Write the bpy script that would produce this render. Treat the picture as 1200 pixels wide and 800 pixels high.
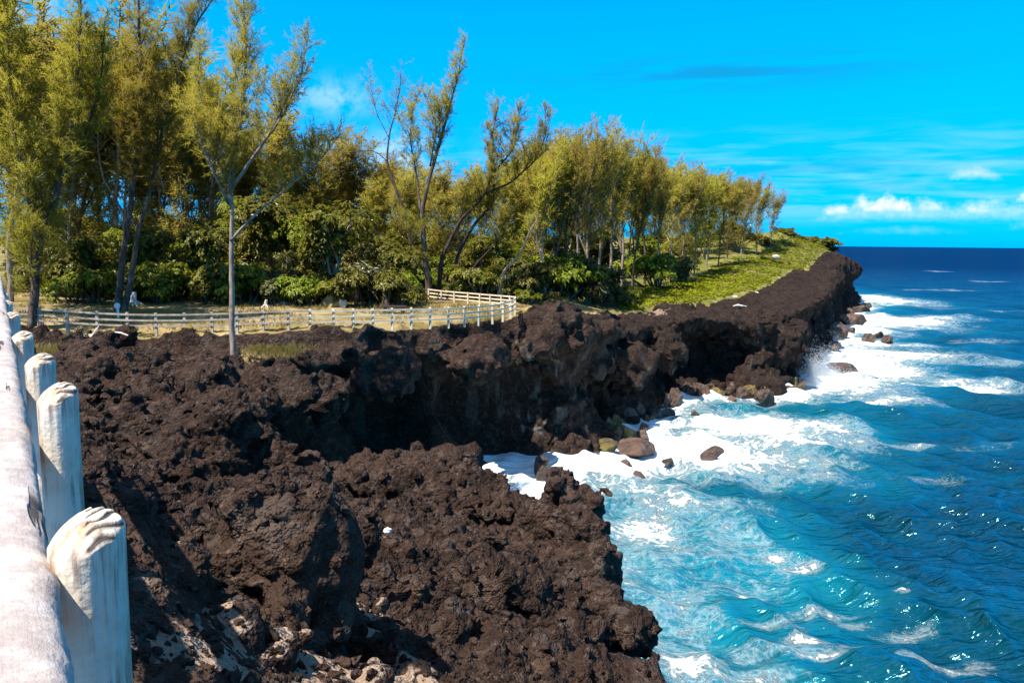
import bpy, math, random, os
import numpy as np
from mathutils import Vector, Matrix
R_ = math.radians
QUICK = os.environ.get("QUICK", "")          # quick looks only; empty for the real thing
for o in list(bpy.data.objects): bpy.data.objects.remove(o)
sc = bpy.context.scene
col = sc.collection

# ------------------------------------------------------------------ camera
EYE = Vector((0.0, 0.0, 18.0)); PITCH = R_(7.05); ROLL = R_(0.55); FPX = 933.33
cam_d = bpy.data.cameras.new("camera"); cam_d.lens = 28.0; cam_d.sensor_width = 36.0
cam_d.clip_start = 0.05; cam_d.clip_end = 120000.0
cam = bpy.data.objects.new("camera", cam_d); col.objects.link(cam); sc.camera = cam
FW = Vector((0, math.cos(PITCH), -math.sin(PITCH)))
_u0 = Vector((0, math.sin(PITCH), math.cos(PITCH))); _r0 = Vector((1, 0, 0))
RT = _r0 * math.cos(ROLL) + _u0 * math.sin(ROLL)
UP = _u0 * math.cos(ROLL) - _r0 * math.sin(ROLL)
mw = Matrix.Identity(4)
for i in range(3):
    mw[i][0] = RT[i]; mw[i][1] = UP[i]; mw[i][2] = -FW[i]; mw[i][3] = EYE[i]
cam.matrix_world = mw

def P(px, py, d):
    """World point on the sight line of a photo pixel, d metres ahead of the camera."""
    v = FW + RT * ((px - 600.0) / FPX) + UP * ((400.0 - py) / FPX)
    return EYE + v * (d / v.y)
def PZ(px, py, z):
    v = FW + RT * ((px - 600.0) / FPX) + UP * ((400.0 - py) / FPX)
    return EYE + v * ((z - EYE.z) / v.z)

# ------------------------------------------------------------------ light, sky, exposure
SUN_EL = R_(60.0); SUN_H = Vector((-0.76, -0.65)).normalized()
sun_d = bpy.data.lights.new("sun", "SUN"); sun_d.energy = 5.0; sun_d.angle = R_(0.53); sun_d.color = (1.0, 0.93, 0.82)
sun = bpy.data.objects.new("sun", sun_d); col.objects.link(sun)
sdir = Vector((SUN_H.x * math.cos(SUN_EL), SUN_H.y * math.cos(SUN_EL), math.sin(SUN_EL)))
sun.rotation_euler = (-sdir).to_track_quat('-Z', 'Y').to_euler(); sun.location = (-30, -20, 60)
sc.view_settings.view_transform = 'Standard'; sc.view_settings.look = 'None'
sc.view_settings.exposure = 1.0; sc.view_settings.gamma = 1.0
sc.cycles.max_bounces = 6; sc.cycles.diffuse_bounces = 3; sc.cycles.glossy_bounces = 2
sc.cycles.transmission_bounces = 3; sc.cycles.transparent_max_bounces = 6; sc.cycles.volume_bounces = 1
sc.cycles.caustics_reflective = False; sc.cycles.caustics_refractive = False
try: sc.cycles.use_denoising = True
except Exception: pass

class NT:
    """Small helper to write node maths."""
    def __init__(s, tree): s.t = tree; s.n = tree.nodes; s.l = tree.links
    def node(s, typ, **kw):
        n = s.n.new(typ)
        for k, v in kw.items():
            if hasattr(n, k) and k not in ('inputs',): setattr(n, k, v)
        return n
    def set(s, sock, v):
        if isinstance(v, bpy.types.NodeSocket): s.l.new(v, sock)
        elif v is not None: sock.default_value = v
    def m(s, op, a, b=None, c=None, clamp=False):
        n = s.n.new("ShaderNodeMath"); n.operation = op; n.use_clamp = clamp
        s.set(n.inputs[0], a)
        if b is not None: s.set(n.inputs[1], b)
        if c is not None: s.set(n.inputs[2], c)
        return n.outputs[0]
    def mix(s, f, a, b, mode='MIX'):
        n = s.n.new("ShaderNodeMix"); n.data_type = 'RGBA'; n.blend_type = mode
        s.set(n.inputs[0], f)
        for k, v in ((6, a), (7, b)):
            if isinstance(v, tuple) and len(v) == 3: v = v + (1.0,)
            s.set(n.inputs[k], v)
        return n.outputs[2]
    def ramp(s, f, lo, hi, a=0.0, b=1.0, smooth=True):
        n = s.n.new("ShaderNodeMapRange"); n.interpolation_type = 'SMOOTHSTEP' if smooth else 'LINEAR'
        s.set(n.inputs[0], f); s.set(n.inputs[1], lo); s.set(n.inputs[2], hi); s.set(n.inputs[3], a); s.set(n.inputs[4], b)
        return n.outputs[0]
    def noise(s, vec, scale, detail=4.0, rough=0.55, dist=0.0, out=0):
        n = s.n.new("ShaderNodeTexNoise"); s.set(n.inputs['Vector'], vec)
        s.set(n.inputs['Scale'], scale); n.inputs['Detail'].default_value = detail
        n.inputs['Roughness'].default_value = rough; n.inputs['Distortion'].default_value = dist
        return n.outputs[out]
    def voro(s, vec, scale, feature='F1', out=0, rand=1.0):
        n = s.n.new("ShaderNodeTexVoronoi"); n.feature = feature; s.set(n.inputs['Vector'], vec)
        s.set(n.inputs['Scale'], scale); n.inputs['Randomness'].default_value = rand
        return n.outputs[out]
    def comb(s, x, y, z):
        n = s.n.new("ShaderNodeCombineXYZ"); s.set(n.inputs[0], x); s.set(n.inputs[1], y); s.set(n.inputs[2], z)
        return n.outputs[0]
    def sep(s, v):
        n = s.n.new("ShaderNodeSeparateXYZ"); s.set(n.inputs[0], v); return n.outputs
    def vmul(s, v, t):
        n = s.n.new("ShaderNodeVectorMath"); n.operation = 'MULTIPLY'; s.set(n.inputs[0], v); n.inputs[1].default_value = t
        return n.outputs[0]
    def bump(s, h, strength, dist, normal=None):
        n = s.n.new("ShaderNodeBump"); s.set(n.inputs['Height'], h); s.set(n.inputs['Strength'], strength); s.set(n.inputs['Distance'], dist)
        if normal is not None: s.set(n.inputs['Normal'], normal)
        return n.outputs[0]
    def attr(s, name, out='Fac'):
        n = s.n.new("ShaderNodeAttribute"); n.attribute_name = name; return n.outputs[out]
    def pos(s): return s.n.new("ShaderNodeNewGeometry").outputs['Position']
    def obj(s): return s.n.new("ShaderNodeTexCoord").outputs['Object']

world = bpy.data.worlds.new("World"); sc.world = world; world.use_nodes = True
W = NT(world.node_tree); world.node_tree.nodes.clear()
def sky():
    out = W.n.new("ShaderNodeOutputWorld"); bg = W.n.new("ShaderNodeBackground")
    st = W.n.new("ShaderNodeTexSky"); st.sky_type = 'NISHITA'; st.sun_disc = False
    st.sun_elevation = SUN_EL; st.sun_rotation = math.atan2(SUN_H.x, SUN_H.y) % (2 * math.pi)
    st.air_density = 1.0; st.dust_density = 0.3; st.ozone_density = 3.0
    gen = W.n.new("ShaderNodeTexCoord").outputs['Generated']
    x, y, z = W.sep(gen)
    el = W.m('MULTIPLY', W.m('ARCSINE', z), 180 / math.pi)
    az = W.m('MULTIPLY', W.m('ARCTAN2', x, y), 180 / math.pi)
    # the vivid cyan air of the place: deepen the red out of the sky model, strongest up high
    tint = W.mix(W.ramp(el, -1.0, 16.0), (0.0, 0.62, 1.75), (0.0, 1.12, 1.62))
    colr = W.mix(1.0, st.outputs[0], tint, 'MULTIPLY')
    colr = W.mix(W.ramp(el, 26.0, 60.0), colr, W.mix(1.0, st.outputs[0], (0.95, 1.0, 1.05), 'MULTIPLY'))
    def win(a0, aw, e0, ew):
        da = W.m('DIVIDE', W.m('SUBTRACT', az, a0), aw); de = W.m('DIVIDE', W.m('SUBTRACT', el, e0), ew)
        r2 = W.m('ADD', W.m('MULTIPLY', da, da), W.m('MULTIPLY', de, de))
        return W.m('EXPONENT', W.m('MULTIPLY', r2, -1.0))
    cv = W.comb(W.m('MULTIPLY', az, 1.0), W.m('MULTIPLY', el, 1.0), 0.0)
    def streaks(sa, se, seed, lo, hi, win_):
        v = W.comb(W.m('ADD', W.m('MULTIPLY', az, sa), seed), W.m('MULTIPLY', el, se), seed)
        nz = W.noise(v, 1.0, 5.0, 0.55, 0.4)
        return W.m('MULTIPLY', W.ramp(nz, lo, hi), win_, clamp=True)
    # thin veils
    veil = streaks(0.12, 1.1, 3.1, 0.42, 0.72, W.m('MULTIPLY', W.ramp(el, 0.8, 3.0), W.ramp(el, 8.5, 4.5)))
    colr = W.mix(W.m('MULTIPLY', veil, 0.75), colr, (2.2, 5.4, 7.0))
    dark = streaks(0.10, 0.9, 9.4, 0.40, 0.62, win(14.0, 10.5, 11.4, 1.0))
    colr = W.mix(W.m('MULTIPLY', dark, 0.9), colr, (0.05, 2.6, 5.2))
    dark2 = streaks(0.11, 2.4, 5.4, 0.45, 0.60, W.m('MULTIPLY', W.ramp(el, 3.2, 4.4), W.ramp(el, 6.4, 5.4)))
    colr = W.mix(W.m('MULTIPLY', dark2, 0.35), colr, (0.05, 3.0, 5.4))
    # far low cumulus over the horizon: rounded tops on a flat base
    def puff(a0, aw, e0, hgt, amt=1.0):
        u = W.m('DIVIDE', W.m('SUBTRACT', az, a0), aw)
        top = W.m('MULTIPLY', W.m('SUBTRACT', 1.0, W.m('MULTIPLY', u, u)), hgt)
        nz = W.noise(W.comb(W.m('ADD', az, a0 * 7.0), W.m('MULTIPLY', el, 1.3), 1.7), 1.5, 5.0, 0.6)
        top = W.m('ADD', top, W.m('MULTIPLY', W.m('SUBTRACT', nz, 0.5), 1.5 * hgt))
        h = W.m('SUBTRACT', el, e0)
        body = W.ramp(W.m('SUBTRACT', top, h), -0.15, 0.60)
        base = W.ramp(W.m('ADD', h, W.m('MULTIPLY', W.m('SUBTRACT', nz, 0.5), 0.5)), -0.20, 0.42)
        return W.m('MULTIPLY', W.m('MULTIPLY', body, base), amt, clamp=True)
    def mx(a, b): return W.m('MAXIMUM', a, b)
    cl = None
    for a0, aw, e0, hgt, amt in ((24.9, 1.9, 2.1, 1.15, 0.9), (21.9, 1.1, 2.0, .85, 0.8), (23.3, .8, 2.3, .95, .75), (27.1, 1.3, 2.1, .9, 0.6), (30.0, 1.1, 1.95, .95, 0.7), (32.8, 1.0, 2.7, 1.2, 0.85),
                                 (25.5, 5.2, 1.7, 1.25, 0.32), (31.0, 3.6, 1.7, 1.3, 0.34), (29.5, 1.6, 4.2, 0.7, 0.5), (26, 3.5, 0.9, 0.35, 0.25), (34, 2.5, 1.2, 0.9, 0.3), (40, 5, 1.5, 1.9, 0.9), (50, 6, 1.7, 2.6, 0.9)):
        p = puff(a0, aw, e0, hgt, amt); cl = p if cl is None else mx(cl, p)
    nzc = W.noise(cv, 0.9, 6.0, 0.6, 0.3)
    soft = W.m('MULTIPLY', W.ramp(nzc, 0.36, 0.60), mx(W.m('MULTIPLY', win(-12.5, 2.6, 9.6, 1.0), 0.6), mx(win(-8.0, 2.2, 5.8, 1.5), mx(win(-31.5, 2.6, 14.0, 3.0), win(-28.0, 3.0, 8.5, 2.6)))))
    lowband = mx(win(-24, 9, 4.0, 2.2), win(1.0, 2.5, 6.6, 0.8))
    soft = mx(soft, W.m('MULTIPLY', W.m('MULTIPLY', W.ramp(nzc, 0.40, 0.66), lowband), 0.45))
    shade = W.ramp(W.noise(cv, 2.2, 4.0, 0.55), 0.35, 0.65)
    ccol = W.mix(shade, (5.2, 6.6, 7.4), (8.2, 7.9, 7.4))
    colr = W.mix(W.m('MULTIPLY', cl, 0.95), colr, ccol)
    colr = W.mix(W.m('MULTIPLY', soft, 0.80), colr, (4.6, 6.4, 7.2))
    high = W.m('MULTIPLY', W.ramp(W.noise(gen, 2.6, 5.0, 0.6), 0.50, 0.64), W.ramp(el, 24.0, 36.0))  # unseen overhead cloud, added to whiten the ambient light
    colr = W.mix(W.m('MULTIPLY', high, 0.55), colr, (6.2, 5.9, 5.4))
    W.l.new(colr, bg.inputs[0]); bg.inputs[1].default_value = 0.075
    W.l.new(bg.outputs[0], out.inputs[0])
sky()

# ------------------------------------------------------------------ small tools
def tag(o, label=None, cat=None, group=None, kind=None):
    if label: o["label"] = label
    if cat: o["category"] = cat
    if group: o["group"] = group
    if kind: o["kind"] = kind
    return o
def empty(name, loc=(0, 0, 0), rz=0.0):
    o = bpy.data.objects.new(name, None); col.objects.link(o); o.location = loc; o.rotation_euler = (0, 0, rz)
    o.empty_display_size = 0.2; return o
def mesh_np(name, V, F, smooth=False):
    """V (n,3); F (m,k) with k = 3 or 4, or a list of such arrays."""
    me = bpy.data.meshes.new(name)
    Fs = F if isinstance(F, list) else [F]
    Fs = [np.asarray(f, dtype=np.int32) for f in Fs if len(f)]
    V = np.asarray(V, dtype=np.float32)
    me.vertices.add(len(V)); me.vertices.foreach_set("co", V.ravel())
    loops = np.concatenate([f.ravel() for f in Fs]); counts = np.concatenate([np.full(len(f), f.shape[1], np.int32) for f in Fs])
    starts = np.concatenate([[0], np.cumsum(counts)[:-1]]).astype(np.int32)
    me.loops.add(len(loops)); me.loops.foreach_set("vertex_index", loops)
    me.polygons.add(len(counts)); me.polygons.foreach_set("loop_start", starts); me.polygons.foreach_set("loop_total", counts)
    me.polygons.foreach_set("use_smooth", np.full(len(counts), bool(smooth)))
    me.update(calc_edges=True); me.validate()
    return me
def leafy(name, V, F, up=0.75, jit=0.45, seed=1):
    """mesh of leaves whose shading normals follow the crown; faces are wound to agree with them"""
    r = np.random.default_rng(seed); c = V.mean(0); o = V - c; o[:, 2] *= .5; o = o / (np.linalg.norm(o, axis=1, keepdims=True) + 1e-6)
    n = o * 0.55 + np.array([0, 0, up]) + r.normal(size=V.shape) * jit
    n /= np.linalg.norm(n, axis=1, keepdims=True)
    fn = np.cross(V[F[:, 1]] - V[F[:, 0]], V[F[:, 2]] - V[F[:, 0]]); F = np.where(((fn * n[F[:, 0]]).sum(1) < 0)[:, None], F[:, ::-1], F)
    me = mesh_np(name, V, F, True); me.normals_split_custom_set_from_vertices(n.astype(np.float32).tolist()); return me
def link(name, me, mat, parent=None, loc=None):
    o = bpy.data.objects.new(name, me); col.objects.link(o)
    if mat is not None and len(me.materials) == 0: me.materials.append(mat)
    if parent is not None: o.parent = parent
    if loc is not None: o.location = loc
    return o
def fattr(me, name, arr):
    a = me.attributes.new(name, 'FLOAT', 'POINT'); a.data.foreach_set("value", np.asarray(arr, np.float32))
class MB:
    """Collects quads/tris of simple solids; builds one mesh."""
    def __init__(s): s.V = []; s.Q = []; s.T = []; s.n = 0
    def add(s, V, Q=(), T=()):
        V = np.asarray(V, float); s.V.append(V)
        if len(Q): s.Q.append(np.asarray(Q) + s.n)
        if len(T): s.T.append(np.asarray(T) + s.n)
        s.n += len(V)
    def tube(s, pts, rad, sides=6, cap=True):
        pts = np.asarray(pts, float); k = len(pts); rad = np.broadcast_to(np.asarray(rad, float), (k,))
        tan = np.gradient(pts, axis=0); tan /= (np.linalg.norm(tan, axis=1, keepdims=True) + 1e-9)
        ref = np.array([0.31, 0.87, 0.11]) if abs(tan[0][2]) > 0.6 else np.array([0.0, 0.0, 1.0])
        a = np.cross(tan, ref); a /= (np.linalg.norm(a, axis=1, keepdims=True) + 1e-9); b = np.cross(tan, a)
        th = np.linspace(0, 2 * np.pi, sides, endpoint=False)
        ring = pts[:, None] + rad[:, None, None] * (np.cos(th)[None, :, None] * a[:, None] + np.sin(th)[None, :, None] * b[:, None])
        V = ring.reshape(-1, 3); i = np.arange(k - 1)[:, None] * sides; j = np.arange(sides)[None]; j2 = (j + 1) % sides
        Q = np.stack([i + j, i + j2, i + sides + j2, i + sides + j], -1).reshape(-1, 4)
        T = []
        if cap:
            c0 = len(V); V = np.vstack([V, pts[0], pts[-1]])
            T = [(c0, (q + 1) % sides, q) for q in range(sides)] + [(c0 + 1, (k - 1) * sides + q, (k - 1) * sides + (q + 1) % sides) for q in range(sides)]
        s.add(V, Q, T)
    def beam(s, p0, p1, w, h):
        """square-section bar from p0 to p1"""
        p0 = np.asarray(p0, float); p1 = np.asarray(p1, float); t = p1 - p0; t /= np.linalg.norm(t)
        up = np.array([0, 0, 1.0]) if abs(t[2]) < 0.9 else np.array([0, 1.0, 0])
        a = np.cross(t, up); a /= np.linalg.norm(a); b = np.cross(a, t)
        V = [p + sa * a * w / 2 + sb * b * h / 2 for p in (p0, p1) for sa, sb in ((-1, -1), (1, -1), (1, 1), (-1, 1))]
        s.add(V, [(0, 1, 2, 3), (7, 6, 5, 4), (0, 4, 5, 1), (1, 5, 6, 2), (2, 6, 7, 3), (3, 7, 4, 0)])
    def build(s, name, mat, parent=None, smooth=False):
        F = []
        if s.Q: F.append(np.concatenate(s.Q))
        if s.T: F.append(np.concatenate(s.T))
        return link(name, mesh_np(name, np.concatenate(s.V), F, smooth), mat, parent)

_lat = {}
def vnoise(p, scale, seed=0):
    """smooth value noise, about -1..1; p (n,3) or (n,2)"""
    if seed not in _lat: _lat[seed] = np.random.default_rng(seed + 77).uniform(-1, 1, (64, 64, 64)).astype(np.float32)
    L = _lat[seed]; q = np.asarray(p, np.float32) / np.float32(scale)
    if q.shape[1] == 2: q = np.column_stack([q, np.full(len(q), 0.37, np.float32)])
    i = np.floor(q).astype(np.int32); f = q - i; f = f * f * (3 - 2 * f); i0 = i & 63; i1 = (i + 1) & 63
    x0, y0, z0 = i0.T; x1, y1, z1 = i1.T; fx, fy, fz = f.T
    def lp(a, b, t): return a + (b - a) * t
    return lp(lp(lp(L[x0, y0, z0], L[x1, y0, z0], fx), lp(L[x0, y1, z0], L[x1, y1, z0], fx), fy),
              lp(lp(L[x0, y0, z1], L[x1, y0, z1], fx), lp(L[x0, y1, z1], L[x1, y1, z1], fx), fy), fz)
def wnoise(p, scale, seed=0):
    """distance to the nearest of scattered points, about 0..0.8 (8 nearest cells)"""
    if ('w', seed) not in _lat: _lat[('w', seed)] = np.random.default_rng(seed + 991).uniform(0.12, 0.88, (32, 32, 32, 3)).astype(np.float32)
    L = _lat[('w', seed)]; q = np.asarray(p, np.float32) / np.float32(scale); b = np.floor(q - 0.5).astype(np.int32)
    best = np.full(len(q), 9.0, np.float32)
    for i in (0, 1):
        for j in (0, 1):
            for k in (0, 1):
                c = b + np.array([i, j, k], np.int32); m = c & 31
                dlt = L[m[:, 0], m[:, 1], m[:, 2]] + c - q; best = np.minimum(best, (dlt * dlt).sum(1))
    return np.sqrt(best)
def sstep(a, b, x):
    t = np.clip((x - a) / (b - a), 0, 1); return t * t * (3 - 2 * t)

# ------------------------------------------------------------------ materials
def newmat(name):
    m = bpy.data.materials.new(name); m.use_nodes = True; m.node_tree.nodes.clear()
    N = NT(m.node_tree); out = N.n.new("ShaderNodeOutputMaterial"); b = N.n.new("ShaderNodeBsdfPrincipled")
    N.l.new(b.outputs[0], out.inputs[0]); return m, N, b, out
def setp(b, **kw):
    for k, v in kw.items():
        if k in b.inputs: b.inputs[k].default_value = v

def mat_lava(name="lava_rock", bs=1.0):
    m, N, b, out = newmat(name); p = N.pos()
    nrm = N.sep(N.n.new("ShaderNodeNewGeometry").outputs['Normal'])
    big = N.noise(p, 0.22, 5.0, 0.6); mid = N.noise(p, 1.7, 6.0, 0.65); fine = N.noise(p, 9.0, 5.0, 0.7)
    cell = N.voro(p, 4.5, 'F1', 1); cellf = N.sep(cell)[0]
    c = N.mix(N.ramp(big, 0.35, 0.65), (0.029, 0.0170, 0.0130), (0.050, 0.0300, 0.0220))
    c = N.mix(N.m('MULTIPLY', N.ramp(N.noise(p, 0.45, 6.0, 0.7), 0.50, 0.66), 0.75), c, (0.014, 0.009, 0.0075))
    c = N.mix(N.m('MULTIPLY', N.ramp(mid, 0.48, 0.72), 0.7), c, (0.105, 0.068, 0.050))
    c = N.mix(N.m('MULTIPLY', N.ramp(fine, 0.55, 0.76), 0.62), c, (0.26, 0.19, 0.155))
    c = N.mix(N.m('MULTIPLY', N.ramp(cellf, 0.78, 0.98), 0.45), c, (0.11, 0.085, 0.072))
    c = N.mix(N.m('MULTIPLY', N.ramp(N.noise(p, 0.8, 4.0, 0.6), 0.58, 0.74), 0.5), c, (0.085, 0.040, 0.024))
    c = N.mix(N.m('MULTIPLY', N.ramp(N.sep(p)[1], 62.0, 84.0), 0.5), c, (0.016, 0.0115, 0.0105))   # the far flow is a blacker basalt
    # pale vertical streaks down the sheer face
    ps = N.sep(p); sv = N.comb(N.m('MULTIPLY', ps[0], 0.9), N.m('MULTIPLY', ps[1], 0.9), N.m('MULTIPLY', ps[2], 0.13))
    st = N.m('MULTIPLY', N.ramp(N.noise(sv, 1.0, 5.0, 0.6), 0.50, 0.64), N.attr("streak"))
    c = N.mix(st, c, (0.33, 0.30, 0.25))
    # dust lying in the hollows, dry turf, bare soil
    sand = N.m('MULTIPLY', N.attr("sand"), N.ramp(nrm[2], 0.55, 0.85))
    sand = N.ramp(N.m('ADD', sand, N.m('MULTIPLY', N.m('SUBTRACT', N.noise(p, 3.5, 6.0, 0.7), 0.5), 0.9)), 0.42, 0.62)
    scol = N.mix(N.noise(p, 6.0, 5.0, 0.7), (0.19, 0.125, 0.087), (0.46, 0.345, 0.26))
    c = N.mix(sand, c, scol)
    turf = N.attr("turf")
    tmask = N.ramp(N.m('ADD', turf, N.m('MULTIPLY', N.m('SUBTRACT', N.noise(p, 0.9, 5.0, 0.65), 0.5), 0.7)), 0.40, 0.60)
    tcol = N.mix(N.ramp(N.noise(p, 0.35, 5.0, 0.65), 0.35, 0.68), (0.15, 0.115, 0.032), (0.34, 0.25, 0.125))
    tcol = N.mix(N.ramp(N.noise(p, 1.3, 4.0, 0.6), 0.60, 0.70), tcol, (0.10, 0.045, 0.028))
    tcol = N.mix(N.m('MULTIPLY', N.attr("green"), N.ramp(N.noise(p, 0.6, 4.0, 0.6), 0.3, 0.6)), tcol, (0.10, 0.115, 0.014))
    c = N.mix(tmask, c, tcol)
    N.l.new(c, b.inputs['Base Color'])
    setp(b, Roughness=0.93); b.inputs['Specular IOR Level'].default_value = 0.12
    v1 = N.voro(p, 3.0, 'F1', 0); v2 = N.voro(p, 9.0, 'F1', 0); v3 = N.voro(p, 30.0, 'F1', 0)
    h = N.m('ADD', N.m('ADD', N.m('MULTIPLY', v1, -0.7), N.m('MULTIPLY', v3, -0.16)), N.m('ADD', N.m('MULTIPLY', v2, -0.42), N.m('ADD', N.m('MULTIPLY', fine, 0.35), N.m('MULTIPLY', mid, 0.8))))
    st_ = N.m('MULTIPLY', N.m('SUBTRACT', 1.0, N.m('MULTIPLY', tmask, 0.8)), 1.0)
    N.l.new(N.bump(h, st_, 0.24 * bs), b.inputs['Normal'])
    return m
M = {}
M['lava'] = mat_lava()

def mat_boulder(name, dark, pale, algae):
    m, N, b, out = newmat(name); p = N.pos()
    oi = N.n.new("ShaderNodeObjectInfo")
    n1 = N.noise(p, 1.1, 6.0, 0.65); n2 = N.noise(p, 5.0, 5.0, 0.7)
    c = N.mix(N.ramp(n1, 0.35, 0.65), dark, pale)
    c = N.mix(N.m('MULTIPLY', N.ramp(n2, 0.55, 0.75), 0.6), c, tuple(x * 1.5 for x in pale))
    c = N.mix(N.m('MULTIPLY', N.ramp(N.noise(p, 0.9, 4.0, 0.6), 0.40, 0.58), algae), c, (0.17, 0.13, 0.012))
    c = N.mix(0.35, c, N.mix(oi.outputs['Random'], (0.02, 0.014, 0.012), tuple(x * 1.3 for x in pale)))
    N.l.new(c, b.inputs['Base Color']); setp(b, Roughness=0.6)
    N.l.new(N.bump(N.m('ADD', N.voro(p, 1.6, 'F1', 0), N.m('MULTIPLY', n2, 0.5)), 1.0, 0.34), b.inputs['Normal'])
    return m
M['boulder'] = mat_boulder("shore_boulder", (0.036, 0.021, 0.015), (0.135, 0.077, 0.052), 0.0)
M['algae'] = mat_boulder("algae_boulder", (0.05, 0.032, 0.016), (0.14, 0.088, 0.045), 0.95)
M['darkrock'] = mat_boulder("dark_shore_rock", (0.035, 0.024, 0.02), (0.085, 0.055, 0.042), 0.0)

def mat_bark(name, a, b_, pale=0.35):
    m, N, b, out = newmat(name); p = N.pos(); ps = N.sep(p)
    sv = N.comb(N.m('MULTIPLY', ps[0], 2.0), N.m('MULTIPLY', ps[1], 2.0), N.m('MULTIPLY', ps[2], 0.5))
    n1 = N.noise(sv, 2.2, 6.0, 0.7)
    c = N.mix(N.ramp(n1, 0.32, 0.66), a, b_)
    c = N.mix(N.m('MULTIPLY', N.ramp(N.noise(p, 1.3, 5.0, 0.6), 0.52, 0.66), pale), c, (0.36, 0.30, 0.25))
    N.l.new(c, b.inputs['Base Color']); setp(b, Roughness=0.9); b.inputs['Specular IOR Level'].default_value = 0.2
    N.l.new(N.bump(n1, 0.8, 0.06), b.inputs['Normal']); return m
M['bark'] = mat_bark("casuarina_bark", (0.045, 0.030, 0.023), (0.14, 0.10, 0.078))
M['bark_pale'] = mat_bark("pale_bark", (0.14, 0.095, 0.068), (0.38, 0.29, 0.225), 0.7)
M['bark_dark'] = mat_bark("dark_bark", (0.022, 0.015, 0.013), (0.07, 0.046, 0.037), 0.12)

def mat_leaf(name, a, b_, c_, rough=0.5, trans=0.35, spec=0.3, vscale=0.5):
    m, N, b, out = newmat(name); p = N.pos(); oi = N.n.new("ShaderNodeObjectInfo").outputs['Random']
    c = N.mix(N.ramp(N.noise(p, vscale, 4.0, 0.65), 0.34, 0.66), a, b_)
    c = N.mix(N.m('MULTIPLY', N.ramp(N.noise(p, vscale * 5.5, 3.0, 0.6), 0.50, 0.68), 0.7), c, c_)
    hs = N.n.new("ShaderNodeHueSaturation"); N.l.new(c, hs.inputs['Color'])
    N.l.new(N.ramp(oi, 0, 1, 0.485, 0.512, False), hs.inputs['Hue']); N.l.new(N.ramp(oi, 0, 1, 0.82, 1.15, False), hs.inputs['Value'])
    c = hs.outputs[0]
    N.l.new(c, b.inputs['Base Color']); setp(b, Roughness=rough); b.inputs['Specular IOR Level'].default_value = spec
    t = N.n.new("ShaderNodeBsdfTranslucent"); N.l.new(N.mix(1.0, c, (1.12, 1.15, 0.65), 'MULTIPLY'), t.inputs[0])
    mx = N.n.new("ShaderNodeMixShader"); mx.inputs[0].default_value = trans
    N.l.new(b.outputs[0], mx.inputs[1]); N.l.new(t.outputs[0], mx.inputs[2]); N.l.new(mx.outputs[0], out.inputs[0])
    return m
M['needle'] = mat_leaf("casuarina_needles", (0.290, 0.258, 0.036), (0.385, 0.335, 0.050), (0.35, 0.285, 0.074), 0.6, 0.5, 0.15, 0.35)
M['needle_brown'] = mat_leaf("casuarina_needles_brown", (0.300, 0.248, 0.045), (0.360, 0.302, 0.056), (0.35, 0.268, 0.090), 0.6, 0.5, 0.15, 0.25)
M['leaf'] = mat_leaf("broad_leaf", (0.12, 0.128, 0.016), (0.20, 0.19, 0.024), (0.29, 0.24, 0.05), 0.35, 0.4, 0.5, 0.5)
M['leaf_bright'] = mat_leaf("bright_leaf", (0.15, 0.19, 0.012), (0.21, 0.24, 0.016), (0.26, 0.25, 0.02), 0.45, 0.35, 0.35, 0.5)
M['pandanus'] = mat_leaf("pandanus_leaf", (0.08, 0.09, 0.022), (0.13, 0.13, 0.045), (0.21, 0.17, 0.08), 0.35, 0.3, 0.5, 0.6)
M['cover'] = mat_leaf("ground_cover_leaf", (0.165, 0.20, 0.006), (0.24, 0.265, 0.008), (0.28, 0.25, 0.03), 0.55, 0.3, 0.25, 0.10)
M['cover_dark'] = mat_leaf("headland_scrub_leaf", (0.03, 0.034, 0.012), (0.055, 0.055, 0.016), (0.08, 0.07, 0.02), 0.55, 0.2, 0.25, 0.10)
M['drygrass'] = mat_leaf("dry_grass", (0.20, 0.16, 0.045), (0.34, 0.26, 0.11), (0.14, 0.13, 0.02), 0.7, 0.3, 0.15, 0.3)

def mat_whitewood(name, rot=0.0):
    m, N, b, out = newmat(name); p = N.obj(); ps = N.sep(p)
    grain = N.noise(N.comb(N.m('MULTIPLY', ps[0], 34.0), N.m('MULTIPLY', ps[1], 34.0), N.m('MULTIPLY', ps[2], 2.2)), 1.0, 6.0, 0.65)
    patch = N.noise(p, 7.0, 6.0, 0.65)
    c = N.mix(N.ramp(patch, 0.40, 0.66), (0.72, 0.64, 0.53), (0.55, 0.45, 0.36))
    worn = N.m('MULTIPLY', N.ramp(grain, 0.45, 0.60), N.ramp(N.noise(p, 5.0, 4.0, 0.6), 0.34, 0.56))
    c = N.mix(N.m('MULTIPLY', worn, 0.85), c, (0.17, 0.115, 0.085))
    rust = N.m('MULTIPLY', N.ramp(N.noise(N.comb(N.m('MULTIPLY', ps[0], 11.0), N.m('MULTIPLY', ps[1], 11.0), N.m('MULTIPLY', ps[2], 3.0)), 1.0, 4.0, 0.6), 0.52, 0.68), 0.75)
    c = N.mix(rust, c, (0.50, 0.25, 0.11))
    ringv = N.attr("endgrain")
    c = N.mix(ringv, c, (0.045, 0.032, 0.026))
    N.l.new(c, b.inputs['Base Color']); setp(b, Roughness=0.65)
    N.l.new(N.bump(N.m('ADD', N.m('MULTIPLY', grain, 0.7), N.noise(p, 40.0, 4.0, 0.6)), 0.7, 0.006), b.inputs['Normal'])
    return m
M['post'] = mat_whitewood("peeling_white_paint")
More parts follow.
